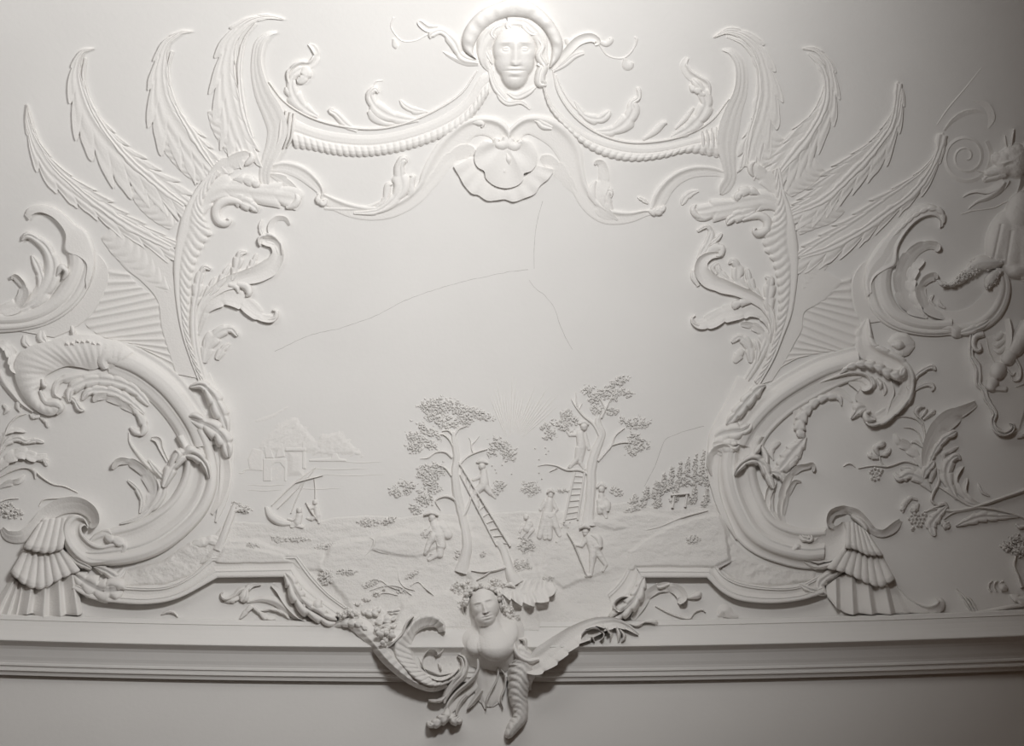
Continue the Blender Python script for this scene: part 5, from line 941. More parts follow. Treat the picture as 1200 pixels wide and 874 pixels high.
t.part('net', leaf(zb([(380, 500, 4, 2), (430, 470, 12, 3), (470, 435, 3, 2)]), prof='dome'))
# stumps, bushes, grove
t = Thing('tree_stump', 'broken stump with bare side branches under the long ladder', 'stump', (600, 660))
zt = lambda p: [(400+a/5.4545, 560+b/5.4545, w/5.4545, h*.6+gh(400+a/5.4545, 560+b/5.4545)) for a, b, w, h in p]
t.part('trunk', leaf(zt([(1000, 400, 26, 6), (1040, 470, 28, 9), (1060, 540, 34, 10), (1080, 610, 46, 11), (1120, 680, 70, 9)]), prof='round', stri=.5))
t.part('branch', leaf(zt([(1050, 570, 18, 9), (980, 590, 13, 8), (900, 600, 10, 7), (830, 592, 4, 6)]), prof='round')); t.part('branch', leaf(zt([(960, 592, 10, 8), (920, 620, 11, 8), (865, 652, 5, 6)]), prof='round'))
t.part('knot', leaf(zt([(1060, 690, 12, 9), (1085, 680, 26, 13), (1110, 700, 12, 10)]), prof='dome'))
t = Thing('tree_stump', 'leaning stump with a leafy top beside the left great scroll', 'stump', (266, 620))
t.part('trunk', leaf([(255, 645, 7, 8), (262, 628, 5, 9), (268, 612, 4.5, 7), (273, 598, 4, 5), (275, 590, 2, 4)], prof='round', stri=.4))
t.part('branch', leaf([(273, 600, 2, 5), (282, 596, 2, 5), (292, 600, 1, 3)], prof='round')); t.part('foliage', chips([(284, 596, 11, 5, 10), (277, 592, 6, 5, 0)], random.Random(3), 1.7, 4, .5), mat=M_RG)
t.part('rock', field(218, 622, 282, 652, .6, lambda X, Y: smax([ell(X, Y, 236, 636, 12, 6, 5, -10), ell(X, Y, 252, 634, 12, 7, 5.5, 10), ell(X, Y, 268, 640, 10, 5, 3, 0)], 1)+1.6*fbm(X/6, Y/4, 3, 5), cut=.2, low=-1))
BU = [(345, 632, 22, 3, 0, 'row of tiny bushes along the near shore'), (295, 640, 9, 4, 0, 'tuft of foliage right of the leaning stump'), (326, 632, 8, 5, 20, 'round tuft of foliage below the boat'), (432, 612, 14, 5, 0, 'bush on the crest left of the seated woman'), (382, 640, 14, 4, -10, 'thin bushes where the near hill begins'), (456, 610, 10, 4, -20, 'bush on the crest next to the seated woman'), (383, 675, 11, 9, 20, 'dense bush beside the falling frame run'), (405, 670, 12, 4, 0, 'flower tuft right of the dense bush'),
      (500, 626, 8, 5, 0, 'flowers in the lap of the seated woman'), (536, 650, 4, 7, 20, 'grass tuft at the foot of the left tree'), (507, 652, 5, 4, 0, 'flower tuft at the seated woman\'s hem'), (565, 649, 4, 4, 0, 'lone tuft between tree and stump'), (612, 665, 11, 10, 30, 'matted bush right of the stump'), (617, 640, 10, 10, 20, 'thin leaves behind the stump'), (640, 678, 8, 5, 20, 'flower tuft on the near slope'), (812, 632, 9, 6, 0, 'spiky tuft above the right frame moulding'), (722, 576, 9, 5, 20, 'flowers beside the pot carrier'), (622, 572, 12, 9, 0, 'thin leaves left of the short ladder'), (660, 575, 8, 3, 0, 'thin leaves behind the short ladder'), (590, 545, 0.1, .1, 0, ''),
      (505, 640, 3, 3, 0, ''), (238, 672, 8, 5, 40, 'rough tuft beside the left frame moulding'), (745, 595, 16, 4, -25, 'low scrub in front of the grove'), (560, 686, 4, 3, 0, ''), (483, 673, 9, 3, -30, 'ferny weeds on the near bank'), (470, 693, 7, 3, 10, 'low weeds near the berries'), (434, 684, 12, 4, -20, 'leafy weeds above the berry trail')]
for cx, cy, rx, ry, an, lab in BU:
    if not lab: continue
    hb = gh(cx, cy)-.2
    single('bush', lab, 'bush', (cx, cy), chips([(cx, cy, rx, ry, an)], random.Random(int(cx)), 1.9, 2.4, .36, hbase=hb), mat=M_RG)
# bare weeds of the near bank
single('weed', 'arching bare weed stems on the near bank', 'plant', (460, 680), *[leaf([(a, b, w, (h-gh(a, b))*.45+gh(a, b)) for a, b, w, h in zt(q)], prof='round', nv=5) for q in [[(160, 690, 4, 5), (200, 650, 6, 7), (260, 660, 7, 8), (300, 690, 6, 8), (380, 720, 5, 7)], [(180, 720, 4, 5), (280, 690, 8, 8), (370, 695, 8, 8), (450, 750, 5, 7)], [(360, 590, 3, 5), (370, 650, 6, 8), (400, 695, 5, 7), (470, 720, 3, 6)], [(440, 690, 4, 6), (490, 665, 6, 8), (530, 700, 7, 9), (590, 750, 4, 7)], [(200, 755, 4, 6), (280, 735, 5, 8), (360, 750, 4, 6)], [(180, 380, 5, 3), (210, 400, 10, 5), (190, 450, 8, 5), (130, 520, 5, 4)], [(210, 460, 4, 5), (250, 475, 6, 6), (300, 485, 3, 4)]]])
rnd = random.Random(9)
GV = [(742, 584, 9), (756, 578, 16), (768, 572, 22), (776, 566, 26), (785, 560, 30), (795, 556, 34), (804, 552, 36), (813, 549, 40), (822, 546, 44), (830, 548, 44), (790, 578, 20), (812, 578, 24), (826, 582, 24), (770, 586, 14)]
for i, (x, y, h) in enumerate(GV):
    cl = [(x+(k % 2-.5)*3*(1-k/9)+k*.35, y+h*.42-k*h*.1, 4.6-k*.35, 3.2, 0) for k in range(9)]
    single('poplar', 'narrow leafy tree in the grove against the right upright', 'tree', (x, y), chips(cl, rnd, 1.6, 3, .42), mat=M_RG, group='narrow trees of the right-hand grove')
t = Thing('garden_gate', 'tiny garden gate in front of the grove of narrow trees', 'gate', (797, 590))
t.part('post', leaf([(788, 595, 1.6, 5), (790, 580, 1.4, 5)], prof='flat', nv=5)); t.part('post', leaf([(803, 594, 1.6, 5), (805, 579, 1.4, 5)], prof='flat', nv=5)); t.part('lintel', leaf([(786, 580, 1.2, 6), (808, 578, 1.2, 6)], prof='flat', nv=5))
single('path_edge', 'raised edge of the path winding up the right hill', 'path', (790, 610), leaf([(735, 625, .6, 4), (770, 618, 1.4, 6), (800, 606, 1.6, 6), (830, 598, .6, 4)], prof='round', nv=5), leaf([(760, 630, .6, 4), (790, 618, 1.2, 6), (830, 606, .6, 4)], prof='round', nv=5))
# hairline cracks
def crack(label, pts):
    rs = random.Random(len(label)); q = spl(pts, int(plen(pts)/5)+4)
    single('crack', label, 'crack', pts[len(pts)//2], leaf([(p[0], p[1]+rs.uniform(-.5, .5), .16+.16*rs.random(), .1) for p in q[:, :2]], prof='flat', nv=3, step=2, skirt=-.3), mat=M_CR)
crack('long hairline crack rising across the empty upper panel', [(322, 412), (360, 394), (400, 384), (440, 370), (475, 352), (520, 336), (560, 326), (600, 318), (619, 316)])
crack('hairline crack falling right of the panel centre', [(620, 328), (626, 336), (640, 348), (650, 362), (656, 380), (664, 398), (671, 410)])
crack('hairline crack rising to the shell, right of it', [(626, 315), (626, 290), (629, 262), (636, 235)])
crack('crack between the right tree and the right upright', [(755, 570), (768, 545), (775, 525), (780, 515), (800, 506), (825, 499)])
# ------------------------------------------------------------------ cartouche with bust at the bottom
Qz, Rz, Sz, Tt = ((520, 670), 7.6), ((390, 700), 8.74), ((480, 740), 6.72), ((570, 690), 4.855)
t = Thing('stucco_bust', 'stucco bust with berries in its hair, tilted over the cornice', 'bust', (572, 730))
def f(X, Y):
    B = 16+np.clip((Y-700)/60, 0, 1)*16
    head = ell(X, Y, 568, 708, 17, 21, 28, -14, base=8); jaw = ell(X, Y, 569, 723, 12.5, 12.5, 26, -20, base=8); chin = ell(X, Y, 572, 732, 5.5, 5, 27, -20, base=8)
    neck = seg(X, Y, 571, 726, 12, 580, 758, 17, .95, base=8); chest = ell(X, Y, 581, 757, 22, 17, 15, 0, base=8); sl = ell(X, Y, 557, 755, 11, 12, 8, 0, base=8); sr = ell(X, Y, 596, 744, 11, 16, 9, 20, base=8)
    h = smax([smax([head, jaw], .5), smax([neck, chest, sl, sr], .22)], .6)
    # a, b run across and down the face, which leans to the right going down
    a = (X-568)*.961-(Y-712)*.276; b = (X-568)*.276+(Y-712)*.961
    ax = lambda cx, cy, sx, sy, k: k*np.exp(-((a-cx)/sx)**2-((b-cy)/sy)**2)
    h = h-ax(-6.5, -4, 4, 2.6, 4.5)-ax(6.5, -4, 4, 2.6, 4.5)+ax(-6.5, -3.6, 2.6, 1.7, 3.2)+ax(6.5, -3.6, 2.6, 1.7, 3.2)-ax(-6.5, -3.4, 3, .4, 1)-ax(6.5, -3.4, 3, .4, 1)
    h = h+ax(-6.5, -8, 5, 1.3, 1.6)+ax(6.5, -8, 5, 1.3, 1.6)+np.where((b > -7) & (b < 6.2), (2.5+4*np.clip((b+7)/13, 0, 1))*np.exp(-(a/(1.8+1.2*np.clip((b+7)/13, 0, 1)))**2)*np.clip((b+7)/3, 0, 1), 0)
    h = h+ax(-2.4, 5, 1.3, 1.4, 1.5)+ax(2.4, 5, 1.3, 1.4, 1.5)+ax(0, 9.3, 4.5, 1.0, 1.6)-ax(0, 10.8, 5.5, .5, 2)+ax(0, 12.5, 4, 1.2, 1.8)-ax(0, 15, 4, 1, 1.2)
    return h+B-8
t.part('body', field(536, 680, 614, 790, .5, f, cut=14, low=2))
rnd = random.Random(2)
t.part('hair', leaf([(545, 722, 3, 16), (545, 708, 5, 22), (550, 695, 6, 26), (562, 690, 6, 30), (576, 693, 6, 30), (586, 702, 6, 28), (590, 716, 4, 20)], prof='mid', lobes=7, ld=.3, va=.4), mat=M_RG)
bs = []
for k in range(70):
    a = rnd.uniform(math.pi*.95, math.pi*1.95); r = rnd.uniform(.92, 1.15)
    bs.append((567+21*r*math.cos(a)-1, 707+20*r*math.sin(a), rnd.uniform(1.5, 2.4), 27+rnd.uniform(-4, 5)))
berries(t, 'hair_berry', bs)
def cluster(label, blobs, r, n, h, seed, at, name='berry_cluster'):
    t = Thing(name, label, 'berries', at); rnd = random.Random(seed); pts = []
    tot = sum(b[2]*b[3] for b in blobs)
    for cx, cy, rx, ry in blobs:
        for _ in range(int(n*rx*ry/tot)):
            a = rnd.random()*2*math.pi; q = rnd.random()**.5
            pts.append((cx+rx*q*math.cos(a), cy+ry*q*math.sin(a), r*rnd.uniform(.75, 1.15), h*(.8+.4*(1-q*q))))
    t.part('bedding', leaf([(blobs[0][0]-blobs[0][2], blobs[0][1], 1.5, h*.5)]+[(b[0], b[1], max(1.5, b[3]*.8), h*.75) for b in blobs]+[(blobs[-1][0]+blobs[-1][2], blobs[-1][1], 1.5, h*.5)], prof='dome', wob=.2), mat=M_RG)
    berries(t, 'berry', pts); return t
cluster('bunch of small berries left of the bust\'s head', [(538, 690, 9, 9), (546, 685, 8, 5), (540, 708, 5, 7)], 1.7, 60, 14, 1, (540, 692))
cluster('bunch of small berries right of the bust\'s head', [(595, 714, 6, 5), (603, 722, 7, 5), (590, 710, 4, 3)], 1.6, 40, 22, 2, (598, 716))
cluster('tiny berries above the bust near the stump knot', [(580, 682, 8, 5), (590, 686, 6, 4)], 1.5, 34, 15, 3, (584, 683))
cluster('large grapes filling the notch of the left cartouche leaf', [(446, 742, 8, 6), (456, 744, 7, 6), (450, 752, 5, 6)], 3.2, 34, 38, 4, (450, 746))
cluster('berries where the falling frame run meets the cartouche', [(400, 721, 6, 5), (408, 717, 7, 5), (415, 720, 5, 5)], 2.1, 50, 24, 5, (408, 719))
cluster('trail of tiny berries climbing right of the falling frame run', [(420, 708, 6, 3), (430, 702, 6, 3), (441, 696, 6, 3), (452, 690, 4, 2)], 1.6, 44, 11, 6, (432, 700))
t = Thing('vine_leaf', 'crumpled vine leaves above the large grapes', 'leaf', (440, 720))
mk(t, *Rz, [('leaf', [(280, 120, 20, 10), (330, 150, 50, 16), (400, 150, 60, 18), (460, 130, 40, 16), (490, 90, 10, 11)], 'dome', 4, dict(wob=.25, va=.6)), ('leaf', [(350, 250, 20, 12), (430, 250, 55, 19), (520, 240, 60, 20), (600, 220, 45, 18), (660, 190, 14, 12)], 'dome', 4, dict(wob=.25, va=.6)), ('leaf', [(420, 300, 20, 14), (520, 290, 40, 20), (600, 290, 40, 20), (670, 260, 14, 14)], 'dome', 3, dict(wob=.25, va=.6)),
    ('leaf', [(540, 150, 14, 10), (610, 150, 40, 15), (690, 140, 40, 14), (760, 160, 14, 10)], 'mid', 3), ('leaf', [(660, 230, 14, 10), (730, 210, 34, 15), (800, 190, 14, 11)], 'mid', 2)])
# cartouche leaves
t = Thing('cartouche_scroll', 'ribbed shell-like scroll left of the bust, over the cornice', 'scroll', (480, 770))
t.part('outer_sheath', band([(396, 726), (408, 738), (430, 757), (448, 778), (470, 796), (492, 808), (508, 811), (526, 806)], [(418, 722), (432, 728), (446, 745), (458, 760), (468, 772), (484, 788), (500, 797), (520, 797)], [(0, 3), (.1, 24), (.4, 33), (.75, 33), (1, 26)], hs=[.55, .8, 1, 1.1, 1.05, .85, .7, .6], ribs=16, ra=1.6, rv=(.1, .8), bend=.05, skirt=-2))
t.part('ribbed_curl', band([(522, 740), (521, 730), (512, 721), (500, 719), (487, 724), (476, 737), (462, 752), (462, 768), (472, 782), (486, 796), (502, 804), (520, 803), (532, 797)], [(514, 741), (511, 736), (504, 735), (495, 737), (487, 744), (484, 757), (486, 770), (492, 781), (501, 789), (512, 793), (522, 792), (528, 789), (532, 786)], [(0, 26), (.08, 34), (.25, 33), (.6, 27), (.85, 24), (1, 20)], ribs=22, ra=2.2, rv=(.12, .9), rib_p=.7, hs=[.8, .95, 1, 1, 1, 1, 1, 1, .95, .85, .75, .65]))
t.part('hollow_back', poly_relief([([(498, 736), (520, 738), (545, 745), (556, 760), (540, 790), (515, 794), (496, 786), (485, 768), (486, 748)], 17, 3)], rough=.5))
mk(t, *Rz, [('rim', [(830, 190, 6, 26), (780, 230, 16, 38), (745, 290, 20, 40), (720, 360, 20, 40), (660, 430, 18, 38), (580, 500, 14, 34), (520, 530, 8, 28)], 'round', 0), ('ruffle', [(10, 300, 20, 14), (90, 270, 50, 22), (190, 260, 60, 28), (280, 280, 50, 30), (350, 330, 30, 30)], 'dome', 5, dict(ld=.2, va=.4))])
mk(t, *Sz, [('small_volute', [(150, 335, 10, 20), (120, 270, 20, 24), (125, 200, 22, 28), (165, 155, 20, 30), (205, 165, 16, 30), (212, 195, 7, 26)], 'rollL', 0), ('small_volute', [(205, 190, 8, 22), (250, 160, 12, 26), (272, 120, 9, 24), (268, 95, 4, 20)], 'round', 0), ('bud', [(225, 250, 6, 20), (240, 275, 14, 24), (250, 300, 8, 22)], 'dome', 0),
    ('rim', [(120, 310, 5, 18), (170, 365, 9, 26), (250, 385, 10, 28), (330, 350, 10, 28), (390, 290, 6, 24)], 'round', 0),
    ('curl', [(375, 185, 14, 22), (415, 205, 28, 30), (435, 260, 34, 31), (415, 330, 40, 29), (350, 400, 44, 24), (310, 460, 34, 20), (280, 520, 26, 16), (275, 565, 10, 11)], 'mid', 0, dict(stri=.8)), ('curl', [(290, 500, 10, 14), (240, 540, 20, 17), (190, 545, 16, 15), (150, 540, 8, 12)], 'dome', 2)])
t = Thing('fringe_leaves', 'hanging fringe of curling leaves under the bust', 'leaf', (560, 810))
mk(t, *Sz, [('main_leaf', [(515, 160, 26, 22), (565, 200, 46, 31), (575, 290, 48, 30), (540, 370, 48, 26), (470, 440, 48, 22), (390, 510, 48, 18), (330, 590, 44, 15), (310, 630, 26, 12)], 'rollR', 0, dict(stri=.6)),
    ('foot', [(300, 600, 24, 13), (290, 660, 46, 20), (230, 710, 44, 19), (165, 735, 26, 18), (140, 710, 10, 12)], 'dome', 4, dict(ld=.25, va=.4)), ('foot', [(310, 640, 30, 13), (340, 690, 46, 19), (385, 700, 34, 17), (405, 680, 10, 11)], 'dome', 3, dict(va=.4)),
    ('strand', [(450, 500, 16, 14), (400, 560, 18, 13), (375, 620, 14, 11), (370, 660, 5, 8)], 'ridge', 0), ('strand', [(570, 460, 20, 18), (520, 530, 24, 15), (480, 580, 16, 12), (455, 610, 5, 8)], 'ridge', 0),
    ('strand', [(640, 230, 16, 24), (675, 290, 28, 26), (665, 370, 30, 23), (620, 460, 30, 18), (590, 540, 26, 14), (598, 610, 8, 9)], 'rollL', 0), ('strand', [(690, 280, 14, 22), (735, 350, 24, 24), (730, 440, 26, 18), (705, 520, 20, 14), (732, 600, 7, 9)], 'rollL', 0), ('strand', [(430, 80, 14, 20), (440, 140, 34, 26), (480, 170, 34, 27), (540, 150, 30, 26), (590, 160, 12, 22)], 'dome', 0)])
t.part('back_shell', leaf([(572, 770, 14, 20), (573, 790, 18, 16), (574, 808, 18, 10), (574, 822, 12, 5), (574, 828, 4, 2)], prof='dome', stri=1.2, nstri=4))
t = Thing('cartouche_cornucopia', 'twisted cornucopia-shaped shell right of the bust, tip pointing down', 'cornucopia', (610, 800))
mk(t, *Tt, [('twisted_cone', [(200, 320, 40, 30), (215, 400, 90, 34), (200, 470, 80, 33), (185, 540, 64, 29), (180, 610, 54, 24), (192, 670, 46, 20), (190, 730, 42, 18), (155, 780, 36, 17), (125, 830, 22, 14), (118, 850, 6, 10)], lambda v, u: .2+.8*np.sqrt(np.clip(1-v*v, 0, 1))+.10*np.abs(np.sin(np.pi*(15*u+1.1*v))), 13, dict(ld=.10, va=.08, sides=(.3, 1), ph=.3)),
    ('lip', [(165, 275, 10, 30), (160, 330, 24, 38), (185, 380, 30, 40), (240, 410, 30, 40), (300, 400, 20, 36)], 'round', 0),
    ('wing', [(200, 440, 50, 34), (270, 425, 72, 39), (340, 385, 74, 39), (420, 325, 66, 37), (500, 270, 60, 33), (580, 232, 56, 29), (650, 205, 44, 27), (730, 195, 30, 26), (800, 215, 18, 25), (865, 258, 6, 24)], lambda v, u: .74+.20*v*v+.08*v+.03*np.sin(u*8+v*9), 9, dict(ld=.16, sides=(0, 1), va=.1, stri=.8)),
    ('hook', [(185, 285, 10, 28), (215, 290, 18, 36), (225, 330, 14, 34), (230, 380, 10, 32)], 'round', 0),
    ('tooth', [(230, 480, 20, 16), (290, 485, 20, 18), (318, 500, 8, 12)], 'dome', 0), ('tooth', [(190, 560, 20, 14), (240, 545, 14, 17), (250, 575, 5, 12)], 'dome', 0),
    ('curl', [(545, 300, 10, 30), (560, 260, 22, 34), (610, 240, 24, 34), (655, 260, 20, 33), (640, 295, 8, 29)], 'rollL', 3), ('curl', [(560, 225, 8, 28), (620, 195, 24, 30), (690, 205, 28, 30), (720, 250, 24, 31), (715, 300, 8, 28)], 'slopeR', 4), ('curl', [(740, 215, 8, 30), (755, 260, 16, 33), (750, 300, 8, 30)], 'dome', 0), ('curl', [(760, 230, 6, 30), (785, 270, 14, 33), (770, 300, 8, 30)], 'dome', 0), ('curl', [(590, 300, 6, 30), (600, 270, 10, 35), (615, 300, 5, 31)], 'dome', 0),
    ('tail', [(790, 190, 8, 16), (860, 205, 12, 21), (910, 185, 12, 21), (960, 190, 16, 20), (975, 210, 8, 15)], 'dome', 2)])
# jagged valance over the bust
t = Thing('leaf_valance', 'broad toothed leaf spreading right of the bust under the stump', 'leaf', (625, 700))
mk(t, (400, 560), 5.4545, [('blade', [(1000, 700, 30, 20), (1090, 710, 90, 26), (1180, 720, 100, 27), (1250, 720, 90, 25), (1310, 700, 70, 21), (1345, 670, 20, 15)], lambda v, u: .62+.3*v+.08*np.sin(u*22+v*3)*(1+v)/2+.05*np.sin(u*51), 5, dict(ld=.3, sides=(0, 1), stri=.5))])
mk(t, (600, 560), 5.4545, [('tooth', [(-60, 720, 20, 12), (-10, 790, 40, 15), (30, 830, 10, 10)], 'mid', 0)])
# leaves wrapping the frame corners and recess ornaments
U8, V4 = ((220, 600), 5.4545), ((680, 620), 5.4545)
t = Thing('climbing_acanthus', 'acanthus leaf climbing the falling run of the left frame moulding', 'leaf', (360, 710))
mk(t, *U8, [('leaf', [(610, 380, 16, 12), (650, 430, 46, 20), (690, 520, 58, 23), (750, 600, 62, 24), (830, 650, 60, 24), (900, 690, 50, 22), (950, 700, 20, 18)], 'mid', 5, dict(ld=.3)), ('lobe', [(830, 640, 30, 20), (830, 590, 40, 24), (850, 560, 14, 18)], 'dome', 0), ('lobe', [(700, 520, 24, 20), (715, 490, 20, 22), (720, 470, 8, 16)], 'dome', 0), ('lobe', [(740, 610, 24, 20), (760, 560, 14, 22)], 'dome', 0),
    ('stem', [(540, 460, 14, 4), (600, 500, 34, 7), (650, 570, 40, 9), (720, 640, 40, 10), (790, 690, 24, 9)], 'slopeR', 0), ('stem', [(380, 575, 8, 3), (470, 555, 20, 6), (560, 570, 30, 7), (640, 620, 34, 8), (720, 680, 20, 6)], 'ridge', 0),
    ('curl', [(470, 465, 8, 4), (420, 465, 16, 6), (380, 490, 26, 8), (360, 540, 34, 9), (340, 570, 12, 5)], 'mid', 2), ('curl', [(400, 480, 8, 4), (335, 498, 18, 8), (295, 535, 16, 8), (250, 556, 13, 8), (222, 548, 10, 8), (212, 524, 8, 7), (226, 510, 5, 5)], 'ridge', 0),
    ('weed', [(335, 680, 10, 3), (370, 640, 20, 6), (410, 605, 16, 7), (440, 625, 12, 6), (500, 670, 24, 6), (560, 680, 10, 3)], 'dome', 5), ('weed', [(470, 630, 8, 3), (540, 620, 12, 6), (620, 650, 12, 6), (650, 680, 6, 3)], 'dome', 4)])
single('stucco_weed', 'tiny weed in the left recess just above the cornice', 'plant', (195, 722), leaf(E(((0, 700), 4.0), [(755, 80, 1, 2), (790, 66, 2.2, 5), (815, 70, 2, 5), (835, 92, 1, 2)]), prof='dome', lobes=4, ld=.4), leaf(E(((0, 700), 4.0), [(1050, 20, 1.2, 2), (1090, 12, 4, 6), (1120, 0, 3, 5)]), prof='dome', lobes=3))
t = Thing('climbing_acanthus', 'acanthus leaf climbing the falling run of the right frame moulding', 'leaf', (745, 700))
mk(t, *V4, [('leaf', [(410, 300, 12, 12), (390, 360, 44, 19), (360, 430, 54, 22), (310, 490, 56, 23), (250, 540, 50, 22), (200, 570, 26, 16)], 'mid', 5, dict(ld=.25, stri=.8)), ('volute', [(320, 440, 8, 18), (270, 450, 26, 25), (235, 480, 28, 26), (250, 515, 20, 25), (280, 505, 8, 22)], 'rollR', 0),
    ('stem', [(330, 580, 20, 4), (380, 500, 30, 9), (420, 430, 34, 10), (490, 380, 30, 10), (560, 370, 34, 11), (620, 390, 38, 12), (650, 430, 34, 13), (630, 475, 12, 9)], 'slopeL', 3, dict(ld=.15)), ('curl', [(485, 345, 8, 8), (500, 370, 12, 11), (570, 350, 10, 11)], 'dome', 0),
    ('berry_tip', [(680, 440, 8, 4), (720, 430, 18, 8), (755, 415, 26, 9), (770, 400, 10, 6)], 'dome', 0), ('tendril', [(480, 490, 5, 3), (560, 530, 8, 4), (640, 560, 8, 4), (700, 570, 6, 4), (730, 530, 7, 5), (780, 515, 5, 4), (800, 530, 3, 3)], 'round', 0)])
single('stucco_pebble', 'small cone-shaped lump in the right recess above the cornice', 'lump', (853, 718), leaf(E(V4, [(880, 555, 2, 2), (920, 520, 8, 7), (960, 545, 5, 5), (1010, 560, 1.5, 2)]), prof='ridge'))
# ------------------------------------------------------------------ right edge: grotesque head, seated figure, arabesque
Gz, Wz, Xz, Pz, L6, Yz = ((1080, 110), 5.825), ((1080, 250), 5.14), ((1100, 380), 6.24), ((980, 440), 5.4545), ((1000, 580), 5.46), ((0, 460), 4.37)
t = Thing('grotesque_head', 'stucco beast head breathing flames at the upper right edge', 'beast head', (1182, 192))
def f(X, Y):
    h = smax([ell(X, Y, 1181, 190, 15, 15, 15, 0, base=3), ell(X, Y, 1170, 186, 8, 7, 11, 0, base=3), ell(X, Y, 1192, 188, 14, 20, 16, 0, base=3), seg(X, Y, 1176, 198, 7, 1158, 203, 3.5, 1, base=4), seg(X, Y, 1176, 203, 6, 1155, 210, 2.5, 1, base=3), ell(X, Y, 1186, 178, 10, 7, 14, 0, base=3)], .8)
    return h-gau(X, Y, 1181, 194, 4, 2, 4, -15)+gau(X, Y, 1181, 195, 2.5, 1.2, 2.5, -15)+gau(X, Y, 1180, 190, 6, 1.3, 2.5, -15)-gau(X, Y, 1166, 206, 8, 1.0, 2.5, -15)+.9*fbm(X/3, Y/3, 3, 4)
t.part('head', field(1145, 165, 1204, 222, .5, f, cut=1))
mk(t, *Gz, [('ear', [(585, 385, 8, 6), (575, 330, 9, 7), (570, 285, 4, 4)], 'ridge', 0), ('ear', [(610, 375, 8, 8), (620, 310, 12, 10), (632, 240, 5, 5)], 'ridge', 0), ('ear', [(690, 450, 20, 12), (700, 390, 20, 12), (705, 330, 8, 6)], 'ridge', 0),
    ('tongue', [(480, 545, 6, 5), (430, 540, 5, 4), (370, 520, 3, 3)], 'round', 0), ('flame', [(560, 590, 14, 8), (520, 620, 26, 9), (450, 660, 20, 7), (370, 662, 10, 5), (310, 680, 7, 4), (280, 705, 3, 2)], 'slopeL', 0),
    ('flame', [(570, 600, 14, 9), (530, 650, 28, 9), (450, 705, 22, 7), (380, 735, 12, 5), (320, 785, 3, 2)], 'ridge', 0, dict(stri=.4)), ('flame', [(600, 590, 8, 7), (585, 620, 9, 6), (565, 650, 3, 3)], 'ridge', 0), ('flame', [(690, 540, 12, 9), (685, 610, 14, 8), (650, 690, 4, 4)], 'slopeR', 0), ('flame', [(450, 560, 8, 5), (430, 580, 12, 6), (420, 595, 4, 3)], 'dome', 0)])
single('twig', 'thin wavy twig between the beast head and the seated figure', 'twig', (1150, 245), leaf(EW(Gz, [(270, 822, 2, 1.5), (340, 800, 4, 2), (430, 788, 4, 2), (500, 775, 4, 2.5), (560, 745, 4, 2.5), (630, 712, 5, 3), (720, 640, 5, 3)]), prof='round', nv=5))
t = Thing('seated_figure', 'draped stucco figure seated at the right edge, seen from below', 'figure', (1178, 290))
def f(X, Y):
    h = smax([ell(X, Y, 1176, 280, 20, 34, 18, 15, base=2), ell(X, Y, 1190, 288, 18, 38, 20, 8, base=2), ell(X, Y, 1203, 290, 16, 40, 20, 0, base=2), ell(X, Y, 1192, 316, 14, 10, 18, 0, base=2), ell(X, Y, 1196, 250, 18, 26, 20, 10, base=2)], .6)
    return h-2.2*np.exp(-((X-1170-(Y-280)*-.22)/1.6)**2)*(Y > 262)*(Y < 306)-2.2*np.exp(-((X-1184-(Y-280)*-.15)/1.6)**2)*(Y > 270)*(Y < 312)+.5*fbm(X/5, Y/5, 3, 8)
t.part('body', field(1148, 215, 1206, 332, .6, f, cut=0))
rnd = random.Random(8)
def fur(path, n, sz, h, g=None):
    q = spl(path, 40); g = g or G(); v, fc = ICO1
    for _ in range(n):
        k = q[rnd.randrange(40)]; w = k[2]; x = k[0]+rnd.uniform(-w, w); y = k[1]+rnd.uniform(-w, w); a, b, nn = frame_at(x, y)
        s = sz*U*rnd.uniform(.6, 1.2); th = rnd.random()*3.14
        g.add(P(x, y, h*(1-.5*((x-k[0])**2+(y-k[1])**2)/(w*w*2+.1)))+s*(v[:, :1]*(a*math.cos(th)+b*math.sin(th))+v[:, 1:2]*(b*math.cos(th)-a*math.sin(th))*.6+v[:, 2:]*nn*.6), fc)
    return g
t.part('fur_trim', leaf(EW(Wz, [(500, 290, 20, 16), (420, 300, 36, 20), (340, 310, 48, 18), (280, 355, 36, 14), (220, 400, 26, 11), (170, 432, 12, 8), (120, 425, 14, 8), (95, 400, 8, 5)]), prof='dome', wob=.15, stri=.8), fur(EW(Wz, [(480, 290, 20), (400, 300, 34), (330, 320, 40), (260, 370, 26), (180, 430, 8), (120, 425, 10)]), 190, 2.0, 17), mat=M_RG)
t.part('fur_trim', leaf(EW(Wz, [(480, 340, 20, 16), (430, 385, 40, 20), (400, 430, 34, 17), (395, 455, 12, 12)]), prof='dome', wob=.15, stri=.8), fur(EW(Wz, [(470, 350, 18), (420, 400, 28), (400, 440, 16)]), 60, 2.0, 18), mat=M_RG)
t = Thing('arabesque_bracket', 'scalloped arabesque bracket under the seated figure', 'bracket', (1165, 430))
